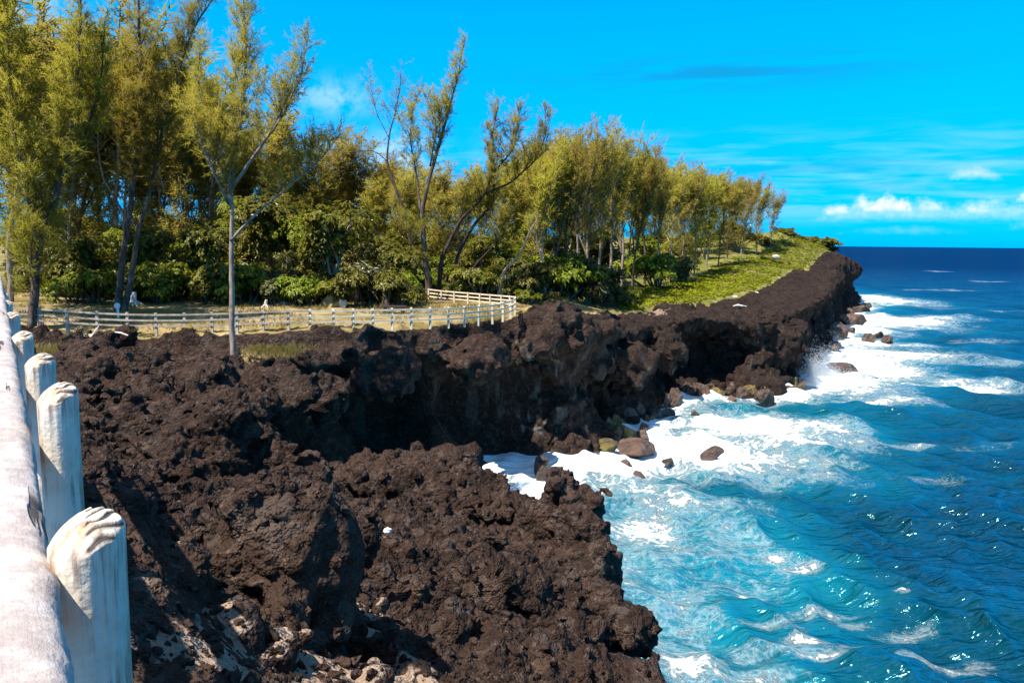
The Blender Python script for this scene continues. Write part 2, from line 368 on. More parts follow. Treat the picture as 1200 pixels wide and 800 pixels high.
def mat_rail():
    m, N, b, out = newmat("weathered_white_rail"); p = N.obj(); ps = N.sep(p)
    g = N.comb(N.m('MULTIPLY', ps[0], 26.0), N.m('MULTIPLY', ps[1], 1.2), N.m('MULTIPLY', ps[2], 26.0))
    grain = N.noise(g, 1.0, 6.0, 0.65, 0.3); patch = N.noise(p, 9.0, 6.0, 0.7)
    c = N.mix(N.ramp(patch, 0.35, 0.62), (0.53, 0.485, 0.455), (0.35, 0.29, 0.265))
    crack = N.m('MULTIPLY', N.ramp(N.noise(N.comb(N.m('MULTIPLY', ps[0], 20.0), N.m('MULTIPLY', ps[1], 1.6), 0.0), 1.0, 3.0, 0.5, 0.6), 0.62, 0.66), N.ramp(N.noise(p, 2.5, 2.0), 0.44, 0.54))
    c = N.mix(N.m('MULTIPLY', N.ramp(grain, 0.55, 0.72), 0.45), c, (0.22, 0.17, 0.15))
    c = N.mix(crack, c, (0.07, 0.05, 0.045))
    N.l.new(c, b.inputs['Base Color']); setp(b, Roughness=0.7)
    h = N.m('SUBTRACT', N.m('ADD', N.m('MULTIPLY', grain, 0.5), N.noise(p, 30.0, 5.0, 0.7)), N.m('MULTIPLY', crack, 2.0))
    N.l.new(N.bump(h, 0.8, 0.008), b.inputs['Normal']); return m
M['rail'] = mat_rail()
def mat_plain(name, a, b_, scale=3.0, rough=0.7, bump=0.02):
    m, N, b, out = newmat(name); p = N.pos(); n1 = N.noise(p, scale, 6.0, 0.65)
    N.l.new(N.mix(N.ramp(n1, 0.35, 0.65), a, b_), b.inputs['Base Color']); setp(b, Roughness=rough)
    N.l.new(N.bump(n1, 0.6, bump), b.inputs['Normal']); return m
M['fencewhite'] = mat_plain("white_fence_paint", (0.58, 0.45, 0.31), (0.80, 0.68, 0.51), 2.5)
M['fencegrey'] = mat_plain("weathered_fence_wood", (0.30, 0.235, 0.175), (0.52, 0.425, 0.335), 2.5)
M['darkwood'] = mat_plain("dark_wood", (0.018, 0.012, 0.010), (0.045, 0.03, 0.024), 3.0)
M['bleached'] = mat_plain("bleached_wood", (0.42, 0.36, 0.30), (0.74, 0.68, 0.60), 4.0)
M['palestone'] = mat_plain("pale_stone", (0.38, 0.33, 0.27), (0.62, 0.55, 0.46), 2.0)
M['ochrestone'] = mat_plain("ochre_stone", (0.20, 0.13, 0.04), (0.34, 0.24, 0.10), 2.0)
M['redpaint'] = mat_plain("red_paint", (0.42, 0.06, 0.03), (0.55, 0.10, 0.05), 4.0)
M['white'] = mat_plain("white_plastic", (0.78, 0.77, 0.74), (0.84, 0.83, 0.80), 4.0, 0.5, 0.003)

# ------------------------------------------------------------------ the lie of the land
COAST = [(130, 330), (122, 285), (111, 255), (100, 232), (84, 205), (70, 172), (57, 144), (48, 124), (40, 108), (32.5, 96.5), (26, 96.5), (20.5, 94), (16.5, 88.5), (13, 81),
         (8.5, 73), (5.6, 67.5), (1.0, 66.5), (-2.5, 62.5), (-8, 58.5), (-14.5, 54.5), (-17, 50), (-13.5, 43), (-10.8, 36), (-9.0, 30.5), (-5.5, 29.0), (-1.4, 27.3), (-0.2, 25.4),
         (1.0, 24.4), (2.3, 22.6), (2.75, 19.5), (2.45, 16.3), (2.3, 13.5), (2.2, 10.5), (2.5, 7.0), (3.0, 3.0), (3.2, -6.0), (-4, -14), (-120, -30), (-520, 100), (-520, 700), (100, 700)]
def seg_dist(x, y, poly, closed=True):
    """signed distance to a polygon, negative inside (open polylines: plain distance)"""
    x = np.asarray(x, np.float32); y = np.asarray(y, np.float32)
    d = np.full(x.shape, 1e9, np.float32); ins = np.zeros(x.shape, bool); n = len(poly)
    for i in range(n if closed else n - 1):
        ax, ay = poly[i]; bx, by = poly[(i + 1) % n]; ex, ey = bx - ax, by - ay
        t = np.clip(((x - ax) * ex + (y - ay) * ey) / (ex * ex + ey * ey), 0, 1)
        d = np.minimum(d, (x - ax - t * ex) ** 2 + (y - ay - t * ey) ** 2)
        if closed and ey != 0:
            c = ((ay > y) != (by > y)) & (x < ex * (y - ay) / ey + ax); ins ^= c
    d = np.sqrt(d); return np.where(ins, -d, d) if closed else d

_cp = []
for px, py, d in [(260, 790, 4.2), (110, 565, 6.5), (150, 660, 5.0), (200, 640, 8), (440, 740, 7.5), (330, 780, 5.5), (250, 600, 13), (200, 560, 18), (120, 500, 26), (200, 500, 28), (300, 540, 22),
                  (350, 570, 19), (150, 435, 42), (272, 413, 48), (100, 405, 50), (350, 425, 46), (375, 500, 33), (392, 596, 21), (455, 622, 12.5), (420, 650, 10.5), (520, 660, 12), (480, 604, 19),
                  (480, 548, 26), (570, 585, 24.5), (405, 556, 27), (600, 640, 17.5), (650, 590, 20.5), (700, 630, 18.2), (715, 705, 14.2), (600, 760, 9.5), (700, 760, 11), (775, 800, 10),
                  (500, 790, 7.5), (560, 720, 10), (390, 690, 8.8),
                  # plateau by the far fence, the shelf and the headland
                  (650, 363, 67), (700, 373, 79), (690, 356, 100), (800, 362, 98), (800, 381, 94.5), (740, 386, 82.5), (884, 377, 98), (866, 358, 110), (930, 360, 109), (960, 338, 144),
                  (1000, 321, 205), (1008, 314, 245), (938, 318, 190), (870, 340, 132), (800, 336, 132), (915, 272, 215), (950, 285, 228), (975, 303, 238), (880, 304, 176), (830, 325, 152)]:
    _cp.append(tuple(P(px, py, d)))
_cp += [(0, 0, 16.4), (-3, -4, 16.6), (-3, 3, 16.1), (-8, 10, 15.5), (-14, 18, 14.2), (2, 0, 15.6), (2.3, 4, 14.6), (-25, 30, 12.8), (-40, 40, 12.6),
        (-32, 55, 12.1), (-16, 55.5, 12.0), (-8, 58, 12.0), (0, 64.5, 12.1), (-8.4, 78, 12.2), (-20, 72, 12.7), (-40, 70, 12.8), (-20, 90, 13.3), (-50, 100, 13.6), (5, 90, 12.0), (-60, 150, 14), (0, 140, 13),
        (20, 180, 14), (60, 240, 20), (40, 300, 20), (-200, 200, 15), (-300, 500, 17), (100, 330, 14), (-100, -20, 16), (0, 500, 18), (20, 120, 11.2), (85, 290, 17)]
_cp = np.array(_cp, float)
def _solve():
    A = np.hypot(_cp[:, None, 0] - _cp[None, :, 0], _cp[:, None, 1] - _cp[None, :, 1])
    n = len(_cp); B = np.zeros((n + 3, n + 3)); B[:n, :n] = A - np.eye(n) * 0.15
    Q = np.column_stack([np.ones(n), _cp[:, :2]]); B[:n, n:] = Q; B[n:, :n] = Q.T
    return np.linalg.solve(B, np.concatenate([_cp[:, 2], np.zeros(3)]))
_w = _solve()
# the far fence, as plan points (also the rim of the turf)
FENCE_PIX = [(12, 54.6), (47, 54.6), (79, 54.6), (114, 54.7), (149.5, 54.8), (183, 54.9), (216.5, 55.0), (248.5, 55.2), (278, 55.4), (308.5, 55.6), (338, 55.9), (363.5, 56.2), (391, 56.6), (414, 57.0), (437, 57.4),
             (459.5, 57.9), (482, 58.4), (504, 59.0), (525.5, 59.7), (544, 60.5), (561, 61.4), (577, 62.5), (589, 63.8), (598, 65.4), (603, 67.2)]
FENCE_XY = [(P(a, 380, d).x, d) for a, d in FENCE_PIX]
FENCE_BACK = [(P(a, 355, d).x, d) for a, d in [(603.5, 69.0), (597, 70.6), (587, 71.9), (574, 73.2), (562, 74.3), (548, 75.6), (532, 76.8), (517, 78.0), (502, 79.2)]]
TURF = [(-75, 54.0)] + [(x, y - 0.5) for x, y in FENCE_XY] + [(1.4, 68.0), (3.5, 76), (8, 84), (12.5, 93), (20, 103), (27, 108), (33, 119), (42, 135), (52, 155), (70, 190), (78, 205), (88, 222), (96, 236), (94, 262), (60, 420), (-400, 420), (-400, 54.0)]
def hz(x, y):
    x = np.asarray(x, np.float32); y = np.asarray(y, np.float32); s = x.shape; xf = x.ravel(); yf = y.ravel()
    r = np.full(xf.shape, _w[-3], np.float32) + np.float32(_w[-2]) * xf + np.float32(_w[-1]) * yf
    for (cx, cy, _), w in zip(_cp, _w): r += np.float32(w) * np.sqrt((xf - np.float32(cx)) ** 2 + (yf - np.float32(cy)) ** 2)
    # the fenced terrace stands on a step above the lava
    fx = [p[0] for p in FENCE_XY]; fy = [p[1] for p in FENCE_XY]
    fl = np.interp(xf, fx, fy) - 0.45
    step = sstep(0.0, -0.5, yf - fl) * sstep(-9.0, -5.0, yf - fl) * (xf < 1.5)
    r = r - 1.15 * step
    return r.reshape(s)
def hz1(x, y): return float(hz(np.array([x]), np.array([y]))[0])

MOATS = []
LUMPS = []   # (centre, radii): outcrops in the lava
def lump(px, py, d, rpx, rz=None, ry=None, sink=0.35):
    r = rpx * d / FPX; c = P(px, py, d); c.z -= r * 0.0
    LUMPS.append(((c.x, c.y + 0.5 * r, c.z), (r, (ry or 1.0) * r, (rz or 1.0) * r)))
    if d < 30: MOATS.append((c.x, c.y + 0.5 * r, r))
for a in [(328, 668, 7.0, 94, 1.10), (352, 606, 7.6, 50, 1.0), (285, 650, 7.4, 46, 1.0), (385, 720, 7.3, 30, .9), (345, 745, 6.8, 62, .6), (420, 640, 9.6, 22, 1.3), (405, 690, 9.0, 28, 1.2),
          (255, 515, 22, 58, 1.0), (130, 495, 26, 40, .9), (240, 560, 17, 40, .8), (190, 540, 20, 38, .8), (300, 500, 25, 40, .9), (340, 480, 30, 42, .8), (225, 450, 38, 45, .7), (320, 455, 42, 36, .7),
          (130, 448, 40, 46, .6), (170, 470, 34, 44, .7), (100, 420, 46, 40, .7), (148, 399, 52.2, 22, .8), (100, 404, 52, 14, .8), (380, 470, 46, 34, .8), (470, 428, 55.0, 30, .7), (560, 424, 59.0, 42, .7), (440, 446, 54.5, 40, .8), (645, 388, 66.8, 34, .8), (618, 410, 65, 30, .8), (665, 385, 69.5, 30, .8),
          (480, 578, 24.5, 62, .75), (430, 575, 25, 46, .9), (545, 580, 24, 44, 1.0), (520, 620, 20, 48, .7), (575, 610, 21, 40, .9), (600, 600, 22, 26, .9), (450, 600, 20, 34, .8),
          (668, 602, 19.6, 44, 1.0), (690, 640, 18.3, 36, 1.2), (640, 615, 19.6, 34, 1.0), (705, 660, 17.0, 24, 1.6), (650, 665, 16, 40, .8), (545, 660, 14.2, 58, .7), (475, 690, 11, 52, .6), (590, 700, 11.5, 44, .7),
          (550, 690, 12, 34, .9), (700, 740, 11.8, 60, .6), (640, 740, 11.4, 44, .6), (480, 660, 12.0, 36, .8), (610, 650, 16, 30, .9), (745, 760, 11.8, 34, .7), (500, 740, 9.6, 50, .5), (660, 700, 13.4, 34, .8), (270, 590, 13.5, 34, .8),
          (912, 408, 100.5, 36, .9), (925, 398, 103, 30, .9), (782, 412, 89, 22, 1.2), (740, 430, 79, 36, .9), (700, 430, 74, 40, .9)]:
    lump(*a)
BLOCKS = [(tuple(P(488, 577, 26.0)), (1.95, 1.7, 1.08)), (tuple(P(545, 588, 24.6)), (.95, 1.2, .95)), (tuple(P(676, 622, 19.6)), (.75, 1.0, 1.15))]
CUTS = []     # hollows and clefts in the lava
for px, py, d, r_, kz in [(394, 572, 24.5, .62, 2.0), (402, 590, 22.0, .55, 1.3), (505, 604, 19.3, .55, .8), (428, 640, 10.3, .30, 1.3), (418, 668, 9.2, .34, 1.3), (578, 705, 12.2, .34, 1.5), (560, 655, 14.6, .35, 1.0), (325, 522, 25, 1.2, 1.0), (285, 562, 17, .55, 1.0), (130, 475, 32, 1.2, .8), (350, 455, 44, 1.6, .9), (392, 505, 31, 1.6, 1.2), (225, 470, 33, 1.1, .8), (200, 590, 11, .35, 1.0), (470, 622, 13.5, .3, 1.0), (640, 650, 16.5, .5, 1.2), (250, 425, 44, 1.4, .7), (700, 690, 14.5, .4, 1.5), (620, 745, 10.6, .3, 1.2), (500, 715, 9.6, .26, 1.2)]:
    c = P(px, py, d); CUTS.append(((c.x, c.y, c.z), (r_, r_ * 1.1, r_ * kz)))
CUTS += [((25.2, 97.0, 4.2), (5.6, 4.6, 3.5)), ((18.8, 93.5, 4.4), (2.6, 3.4, 2.8)), ((9.5, 74.5, 3.0), (2.6, 3.0, 3.6)), ((-2.0, 64.5, 4.5), (5.5, 3.0, 4.4)), ((-10.0, 60.0, 5.0), (4.5, 3.0, 4.6))]
rl = np.random.default_rng(5)
for k in range(260):
    d = 5.5 * (50 / 5.5) ** rl.random(); px = rl.uniform(100, 740)
    x = P(px, 500, d).x; z = hz1(x, d)
    if seg_dist(np.array([x]), np.array([d]), COAST)[0] > -0.8: continue
    r = rl.uniform(0.10, 0.42) * (0.5 + d / 26.0) * (0.55 if d < 11 else 1.0)
    LUMPS.append(((x, d, z - 0.25 * r), (r * rl.uniform(.8, 1.5), r * rl.uniform(.8, 1.5), r * rl.uniform(.6, 1.0))))

SAND = [(P(px, py, d), rr, am) for px, py, d, rr, am in ((445, 742, 7.4, 0.62, 1.2), (490, 735, 7.7, .45, 1.0), (222, 715, 6.3, .35, 1.0), (350, 796, 5.4, .95, 1.25), (250, 790, 4.6, .5, 1.1), (430, 790, 6.3, .75, 1.15), (418, 690, 9.0, .55, 1.0), (255, 560, 16, 1.4, .55),
        (200, 405, 48, 2.0, .9), (170, 400, 49, 1.2, .6), (215, 395, 50, 1.6, .6), (500, 690, 10.5, .8, .5), (440, 620, 12.6, .9, .5), (650, 700, 13, .9, .35), (690, 366, 84, 4.0, .7), (770, 362, 98, 3.5, .6))]
def sand_map(x, y):
    r = np.zeros(np.shape(x), np.float32)
    for c, rr, am in SAND: r = np.maximum(r, am * np.exp(-((x - c.x) ** 2 + (y - c.y) ** 2) / rr ** 2))
    return r
def smax(a, b, k):
    h = np.clip(0.5 + 0.5 * (a - b) / k, 0, 1); return b + (a - b) * h + k * h * (1 - h)
def surface_nets(f, org, vox):
    nx, ny, nz = f.shape; s = f < 0
    c = np.zeros((nx - 1, ny - 1, nz - 1), np.uint8)
    for i in (0, 1):
        for j in (0, 1):
            for k in (0, 1): c += s[i:nx - 1 + i, j:ny - 1 + j, k:nz - 1 + k]
    act = (c > 0) & (c < 8); idx = np.full(act.shape, -1, np.int32); I, J, K = np.nonzero(act); idx[I, J, K] = np.arange(len(I))
    acc = np.zeros((len(I), 3), np.float32); cnt = np.zeros(len(I), np.float32)
    C = [(a, b, e) for a in (0, 1) for b in (0, 1) for e in (0, 1)]
    for p in C:
        for ax in range(3):
            if p[ax]: continue
            q = list(p); q[ax] = 1
            fa = f[I + p[0], J + p[1], K + p[2]]; fb = f[I + q[0], J + q[1], K + q[2]]
            cr = (fa < 0) != (fb < 0); t = np.where(cr, fa / np.where(cr, fa - fb, 1), 0)
            pt = np.array(p, np.float32)[None] + np.zeros((len(I), 1), np.float32); pt[:, ax] += t
            acc += pt * cr[:, None]; cnt += cr
    V = (np.column_stack([I, J, K]) + acc / cnt[:, None]) * vox + np.array(org, np.float32)
    Q = []
    for ax in range(3):
        o1, o2 = (ax + 1) % 3, (ax + 2) % 3
        a = [slice(1, n - 1) for n in f.shape]; a[ax] = slice(0, f.shape[ax] - 1); b = list(a); b[ax] = slice(1, f.shape[ax])
        sa = s[tuple(a)]; sb = s[tuple(b)]; E = np.argwhere(sa != sb); up = sa[tuple(E.T)]
        off = np.ones(3, int); off[ax] = 0; E = E + off
        def cell(d1, d2):
            e = E.copy(); e[:, o1] -= d1; e[:, o2] -= d2; return idx[e[:, 0], e[:, 1], e[:, 2]]
        q = np.column_stack([cell(1, 1), cell(0, 1), cell(0, 0), cell(1, 0)]); q[~up] = q[~up][:, ::-1]; Q.append(q)
    Q = np.concatenate(Q); Q = Q[(Q >= 0).all(1)]
    return V.astype(np.float32), Q

def land(name, x0, x1, y0, y1, z0, z1, vox, octs, fine=(), clip=None):
    xs = np.arange(x0, x1, vox, dtype=np.float32); ys = np.arange(y0, y1, vox, dtype=np.float32); zs = np.arange(z0, z1, vox, dtype=np.float32)
    X, Y = np.meshgrid(xs, ys, indexing='ij'); pf = np.column_stack([X.ravel(), Y.ravel()])
    near = sstep(20, 60, Y)
    wx = (vnoise(pf, 7.0, 1) * 1.1 + vnoise(pf, 2.6, 2) * 0.5).reshape(X.shape) * (0.35 + 0.85 * near)
    wy = (vnoise(pf, 7.0, 3) * 1.1 + vnoise(pf, 2.6, 4) * 0.5).reshape(X.shape) * (0.35 + 0.85 * near)
    H = hz(X, Y)
    for cx, cy, r in MOATS:
        rho = np.hypot(X - cx, Y - cy) / r; H = H - 0.55 * r * np.exp(-((rho - 1.2) / 0.32) ** 2)
    D = seg_dist(X + wx, Y + wy, COAST); T = seg_dist(X + wx * .5, Y + wy * .5, TURF)
    rough = (sstep(-2.5, 0.6, T) * 0.93 + 0.07) 
    sm = sstep(0.25, 0.75, sand_map(X + wx * .12, Y + wy * .12)) * (Y < 20); rough = rough * (1 - 0.88 * sm); H = H - 0.10 * sm
    tz = np.array([-9, 0, 1.5, 3, 5, 7.0, 8.6, 9.6, 10.6, 12.5, 30], np.float32); tw = np.array([1.6, .6, .1, -.8, -1.5, -1.3, -.5, 0.1, .0, -.3, -.3], np.float32)
    w = np.interp(zs, tz, tw).astype(np.float32)
    f = smax(zs[None, None] - H[:, :, None], (D * 0.9)[:, :, None] - w[None, None] * (0.5 + 0.8 * near)[:, :, None], np.float32(0.7)).astype(np.float32)
    for n_, (c, r) in enumerate(LUMPS + BLOCKS + CUTS):
        ra = np.array(r) * 1.5 + 0.6
        sl = []
        for a, o in ((0, x0), (1, y0), (2, z0)):
            lo = int(max(0, (c[a] - ra[a] - o) / vox)); hi = int(min(f.shape[a], (c[a] + ra[a] - o) / vox + 1)); sl.append(slice(lo, hi))
        if any(q.stop <= q.start for q in sl): continue
        ex = ((xs[sl[0]] - c[0]) / r[0])[:, None, None]; ey = ((ys[sl[1]] - c[1]) / r[1])[None, :, None]; ez = ((zs[sl[2]] - c[2]) / r[2])[None, None]
        blk = len(LUMPS) <= n_ < len(LUMPS) + len(BLOCKS)
        e = ((((ex ** 6 + ey ** 6 + ez ** 6) ** (1 / 6) if blk else np.sqrt(ex ** 2 + ey ** 2 + ez ** 2)) - 1) * min(r)).astype(np.float32); k = np.float32(0.22 * min(r) + 0.05)
        f[tuple(sl)] = smax(f[tuple(sl)], -e, k) if n_ >= len(LUMPS) + len(BLOCKS) else -smax(-f[tuple(sl)], -e, k)
    I, J, K = np.nonzero(np.abs(f) < 2.0)
    p = np.column_stack([xs[I], ys[J], zs[K]]); n = np.zeros(len(p), np.float32)
    for q, (sc_, am, mode) in enumerate(octs):
        pw = p + 0.23 * sc_ * q
        g_ = np.clip(p[:, 1] / (16.0 * sc_), 0.20, 1.0)
        n += am * g_ * (vnoise(pw, sc_, 10 + q) if mode == 'n' else (wnoise(pw + 0.22 * sc_ * np.column_stack([vnoise(pw, sc_ * .4, 30), vnoise(pw, sc_ * .4, 31), vnoise(pw, sc_ * .4, 32)]), sc_, 10 + q) * 1.7 - 0.75))
    # columns and layers on sheer parts
    rg = rough[I, J]; f[I, J, K] += n * rg
    V, Q = surface_nets(f, (x0, y0, z0), vox)
    # drop crumbs that touch nothing
    lab = np.arange(len(V))
    for _ in range(60):
        m = lab[Q].min(1); new = lab.copy()
        for c_ in range(4): np.minimum.at(new, Q[:, c_], m)
        new = new[new]
        if (new == lab).all(): break
        lab = new
    cnt = np.bincount(lab, minlength=len(V)); big = cnt[lab] > 400
    Q = Q[big[Q].all(1)]; u, inv = np.unique(Q, return_inverse=True); V = V[u]; Q = inv.reshape(-1, 4)
    if clip:
        c = V[Q].mean(1); keep = clip(c); Q = Q[keep]; u, inv = np.unique(Q, return_inverse=True); V = V[u]; Q = inv.reshape(-1, 4)
    me = mesh_np(name, V, Q, True)
    nz = np.zeros(len(V) * 3, np.float32); me.vertices.foreach_get("normal", nz); nz = nz.reshape(-1, 3)
    T = seg_dist(V[:, 0], V[:, 1], TURF); rv = (sstep(-2.0, 0.4, T) * 0.9 + 0.1) * (1 - 0.8 * sstep(.25, .75, sand_map(V[:, 0], V[:, 1])) * (V[:, 1] < 20))
    dn = np.zeros(len(V), np.float32)
    for q, (sc_, am) in enumerate(fine):
        dn -= am * (wnoise(V + 0.3 * q, sc_, 40 + q) * 1.7 - 0.7)
    V = V + nz * (dn * rv)[:, None]; me.vertices.foreach_set("co", V.astype(np.float32).ravel()); me.update()
    T = seg_dist(V[:, 0], V[:, 1], TURF)
    nz = np.zeros(len(V) * 3, np.float32); me.vertices.foreach_get("normal", nz); nz = nz.reshape(-1, 3)
    hh = hz(V[:, 0], V[:, 1])
    turf = sstep(0.6, -0.8, T) * sstep(0.25, 0.7, nz[:, 2]) * sstep(-1.0, -0.3, V[:, 2] - hh)
    for px, py, d, rr in ((330, 394, 52.0, 1.7), (60, 398, 51.5, 1.6), (300, 396, 52.5, 1.2), (62, 405, 50.5, 1.4)):
        c = P(px, py, d); turf = np.maximum(turf, 0.95 * np.exp(-((V[:, 0] - c.x) ** 2 + (V[:, 1] - c.y) ** 2) / rr ** 2) * sstep(.3, .6, nz[:, 2]))
    fattr(me, "turf", turf)
    fattr(me, "green", sstep(84, 105, V[:, 1]) * sstep(6, 14, V[:, 0] - (V[:, 1] - 100) * .15))
    sand = sand_map(V[:, 0], V[:, 1])
    fattr(me, "sand", sand * sstep(0.5, 0.85, nz[:, 2]) * np.where(V[:, 1] < 20, sstep(0.17, 0.03, V[:, 2] - hh), 1))
    stc = P(630, 470, 66); stc2 = P(790, 440, 91)
    fattr(me, "streak", np.maximum(np.exp(-((V[:, 0] - stc.x) ** 2 + (V[:, 1] - stc.y) ** 2) / 9.0), np.maximum(.8 * np.exp(-((V[:, 0] - stc2.x) ** 2 + (V[:, 1] - stc2.y) ** 2) / 2.5), 0.14)) * sstep(.5, .2, nz[:, 2]) * sstep(0.5, 2.5, V[:, 2]))
    o = link(name, me, M['lava']); tag(o, kind="structure"); return o
OC = [(7.0, .45, 'n'), (3.0, .80, 'w'), (1.3, .50, 'w'), (.58, .25, 'w'), (.28, .125, 'w'), (.14, .06, 'w')]
q = 1.7 if QUICK else 1.0
land("lava_foreground", -5.0, 3.8, 3.0, 12.6, 9.6, 17.0, 0.038 * q, OC, [(.07, .024), (.04, .012)])
land("lava_slope", -15, 6.5, 12.4, 27.0, 5.0, 16.5, 0.075 * q, OC[:5], [(.17, .06)])
land("lava_slope", -15, -4.9, 3.0, 12.6, 11.0, 17.5, 0.09 * q, OC[:5], [(.17, .06)])
land("lava_slope", -5.0, 4.5, 3.0, 12.6, 4.0, 9.7, 0.15 * q, OC[:4], [(.17, .06)])
land("lava_slope", -34, -14.9, 2.0, 27.2, 8.0, 18.0, 0.32 * q, OC[:3])
land("lava_terrace", -34, 7.0, 26.8, 52.5, 0.0, 14.5, 0.15 * q, OC[:4], [(.32, .14)])
land("sea_cliff", -46, 42, 52.0, 104.0, -1.0, 15.0, 0.25 * q, OC[:4], [(.9, .22), (.45, .12)])
land("headland", 6, 126, 101.9, 300.0, -1.5, 25.0, 0.46 * q, OC[:3], [(1.1, .40), (.6, .14)])
land("near_ground", -16, 6.5, -6.0, 3.2, 6.0, 18.5, 0.2 * q, OC[:4], [(.3, .08)])
def back_country():
    xs = np.concatenate([np.arange(-520, -45, 12.0), np.arange(-45.5, 7.0, 3.5)]); ys = np.concatenate([np.arange(-30, 300, 6.0), np.arange(300, 720, 20.0)])
    X, Y = np.meshgrid(xs, ys, indexing='ij'); Z = hz(X, Y) - 0.25 - 30.0 * ((X > -45.8) & (Y < 97))
    n0, n1 = X.shape; i, j = np.meshgrid(np.arange(n0 - 1), np.arange(n1 - 1), indexing='ij'); a = i * n1 + j
    F = np.stack([a, a + n1, a + n1 + 1, a + 1], -1).reshape(-1, 4)
    me = mesh_np("inland_ground", np.column_stack([X.ravel(), Y.ravel(), Z.ravel()]), F, True)
    for nme, v in (("turf", 1.0), ("green", .4), ("sand", 0.0), ("streak", 0.0)): fattr(me, nme, np.full(X.size, v))
    tag(link("inland_ground", me, M['lava']), kind="structure")
back_country()

# ------------------------------------------------------------------ the sea
def mat_water():
    m, N, b, out = newmat("sea_water"); p = N.pos(); ps = N.sep(p)
    foam_d = N.attr("foam"); teal = N.attr("teal")
    dist = N.m('SQRT', N.m('ADD', N.m('MULTIPLY', ps[0], ps[0]), N.m('MULTIPLY', ps[1], ps[1])))
    wv = N.n.new("ShaderNodeTexNoise"); N.l.new(p, wv.inputs['Vector']); wv.inputs['Scale'].default_value = 0.16; wv.inputs['Detail'].default_value = 3.0
    warp = N.n.new("ShaderNodeVectorMath"); warp.operation = 'MULTIPLY_ADD'; N.l.new(wv.outputs['Color'], warp.inputs[0]); warp.inputs[1].default_value = (2.6, 2.6, 0.0); N.l.new(p, warp.inputs[2])
    wp = warp.outputs[0]
    flat = N.vmul(wp, (1.0, 1.0, 0.0))
    n1 = N.noise(flat, 0.22, 8.0, 0.62); web = N.voro(flat, 0.75, 'DISTANCE_TO_EDGE', 0); web2 = N.voro(flat, 2.1, 'DISTANCE_TO_EDGE', 0)
    lace = N.m('MAXIMUM', N.ramp(web, 0.16, 0.0), N.m('MULTIPLY', N.ramp(web2, 0.14, 0.0), 0.7))
    fine = N.m('ADD', N.m('MULTIPLY', N.noise(flat, 1.5, 8.0, 0.72), 0.62), N.m('MULTIPLY', N.noise(flat, 5.5, 6.0, 0.7), 0.38))
    fa = N.ramp(foam_d, 0.0, 0.30)
    s = N.m('MULTIPLY_ADD', fa, N.m('ADD', N.m('MULTIPLY', N.m('SUBTRACT', n1, 0.5), 1.3), N.m('ADD', N.m('MULTIPLY', N.m('SUBTRACT', fine, 0.5), 1.9), N.m('MULTIPLY', lace, 0.16))), foam_d)
    foam = N.ramp(s, 0.46, 0.80)
    thin = N.m('MULTIPLY', N.ramp(s, 0.20, 0.56), 0.22)
    foam = N.m('MAXIMUM', foam, thin)
    tn = N.m('ADD', teal, N.m('MULTIPLY', N.m('SUBTRACT', N.noise(flat, 0.12, 5.0, 0.6), 0.5), 0.5), clamp=True)
    deep = N.mix(N.ramp(dist, 90.0, 700.0), (0.0002, 0.019, 0.036), (0.0002, 0.006, 0.044))
    c = N.mix(N.ramp(tn, 0.05, 0.85), deep, (0.001, 0.120, 0.172))
    c = N.mix(N.m('MULTIPLY', N.ramp(tn, 0.6, 1.1), 0.55), c, (0.004, 0.22, 0.30))
    c = N.mix(foam, c, (0.78, 0.86, 0.88))
    N.l.new(c, b.inputs['Base Color'])
    N.l.new(N.m('ADD', 0.12, N.m('MULTIPLY', foam, 0.6)), b.inputs['Roughness'])
    N.l.new(N.m('MULTIPLY', N.ramp(foam, 0.0, 0.5, 1.0, 0.4), N.ramp(dist, 60.0, 900.0, 0.20, 0.05)), b.inputs['Specular IOR Level']); b.inputs['IOR'].default_value = 1.33
    # ripples, coarser with distance so that they stay readable and do not sparkle
    near = N.ramp(dist, 40.0, 260.0, 1.0, 0.0); 
    st = N.vmul(p, (0.6, 1.7, 0.0))
    h = N.m('ADD', N.m('MULTIPLY', N.noise(st, 0.42, 3.0, 0.5), 1.25), N.m('MULTIPLY', N.m('MULTIPLY', N.noise(st, 1.5, 2.5, 0.5), 0.34), near))
    h = N.m('ADD', h, N.m('MULTIPLY', N.noise(N.vmul(p, (0.02, 0.05, 0)), 1.0, 6.0, 0.6), N.ramp(dist, 120.0, 900.0, 0.0, 6.0)))
    h = N.m('ADD', h, N.m('MULTIPLY', foam, 0.25))
    nb = N.bump(h, 1.0, 0.9); N.l.new(nb, b.inputs['Normal']); b.inputs['Specular IOR Level'].default_value = 0.0
    for l_ in list(b.inputs['Specular IOR Level'].links): m.node_tree.links.remove(l_)
    df = N.n.new("ShaderNodeBsdfDiffuse"); N.l.new(c, df.inputs[0]); N.l.new(nb, df.inputs['Normal'])
    gl = N.n.new("ShaderNodeBsdfGlossy"); gl.inputs['Roughness'].default_value = 0.14; gl.inputs[0].default_value = (0.45, 0.92, 1.0, 1.0); N.l.new(nb, gl.inputs['Normal'])
    fr = N.n.new("ShaderNodeFresnel"); fr.inputs[0].default_value = 1.33; N.l.new(nb, fr.inputs[1])
    # a choppy sea never reaches mirror reflectance at grazing angles: its facets tilt
    fac = N.m('MULTIPLY', N.m('MINIMUM', fr.outputs[0], N.ramp(dist, 80.0, 900.0, 0.34, 0.11)), N.ramp(foam, 0.0, 0.5, 1.0, 0.1))
    ms = N.n.new("ShaderNodeMixShader"); N.l.new(fac, ms.inputs[0]); N.l.new(df.outputs[0], ms.inputs[1]); N.l.new(gl.outputs[0], ms.inputs[2]); N.l.new(ms.outputs[0], out.inputs[0])
    m.node_tree.nodes.remove(b)
    return m
M['water'] = mat_water()
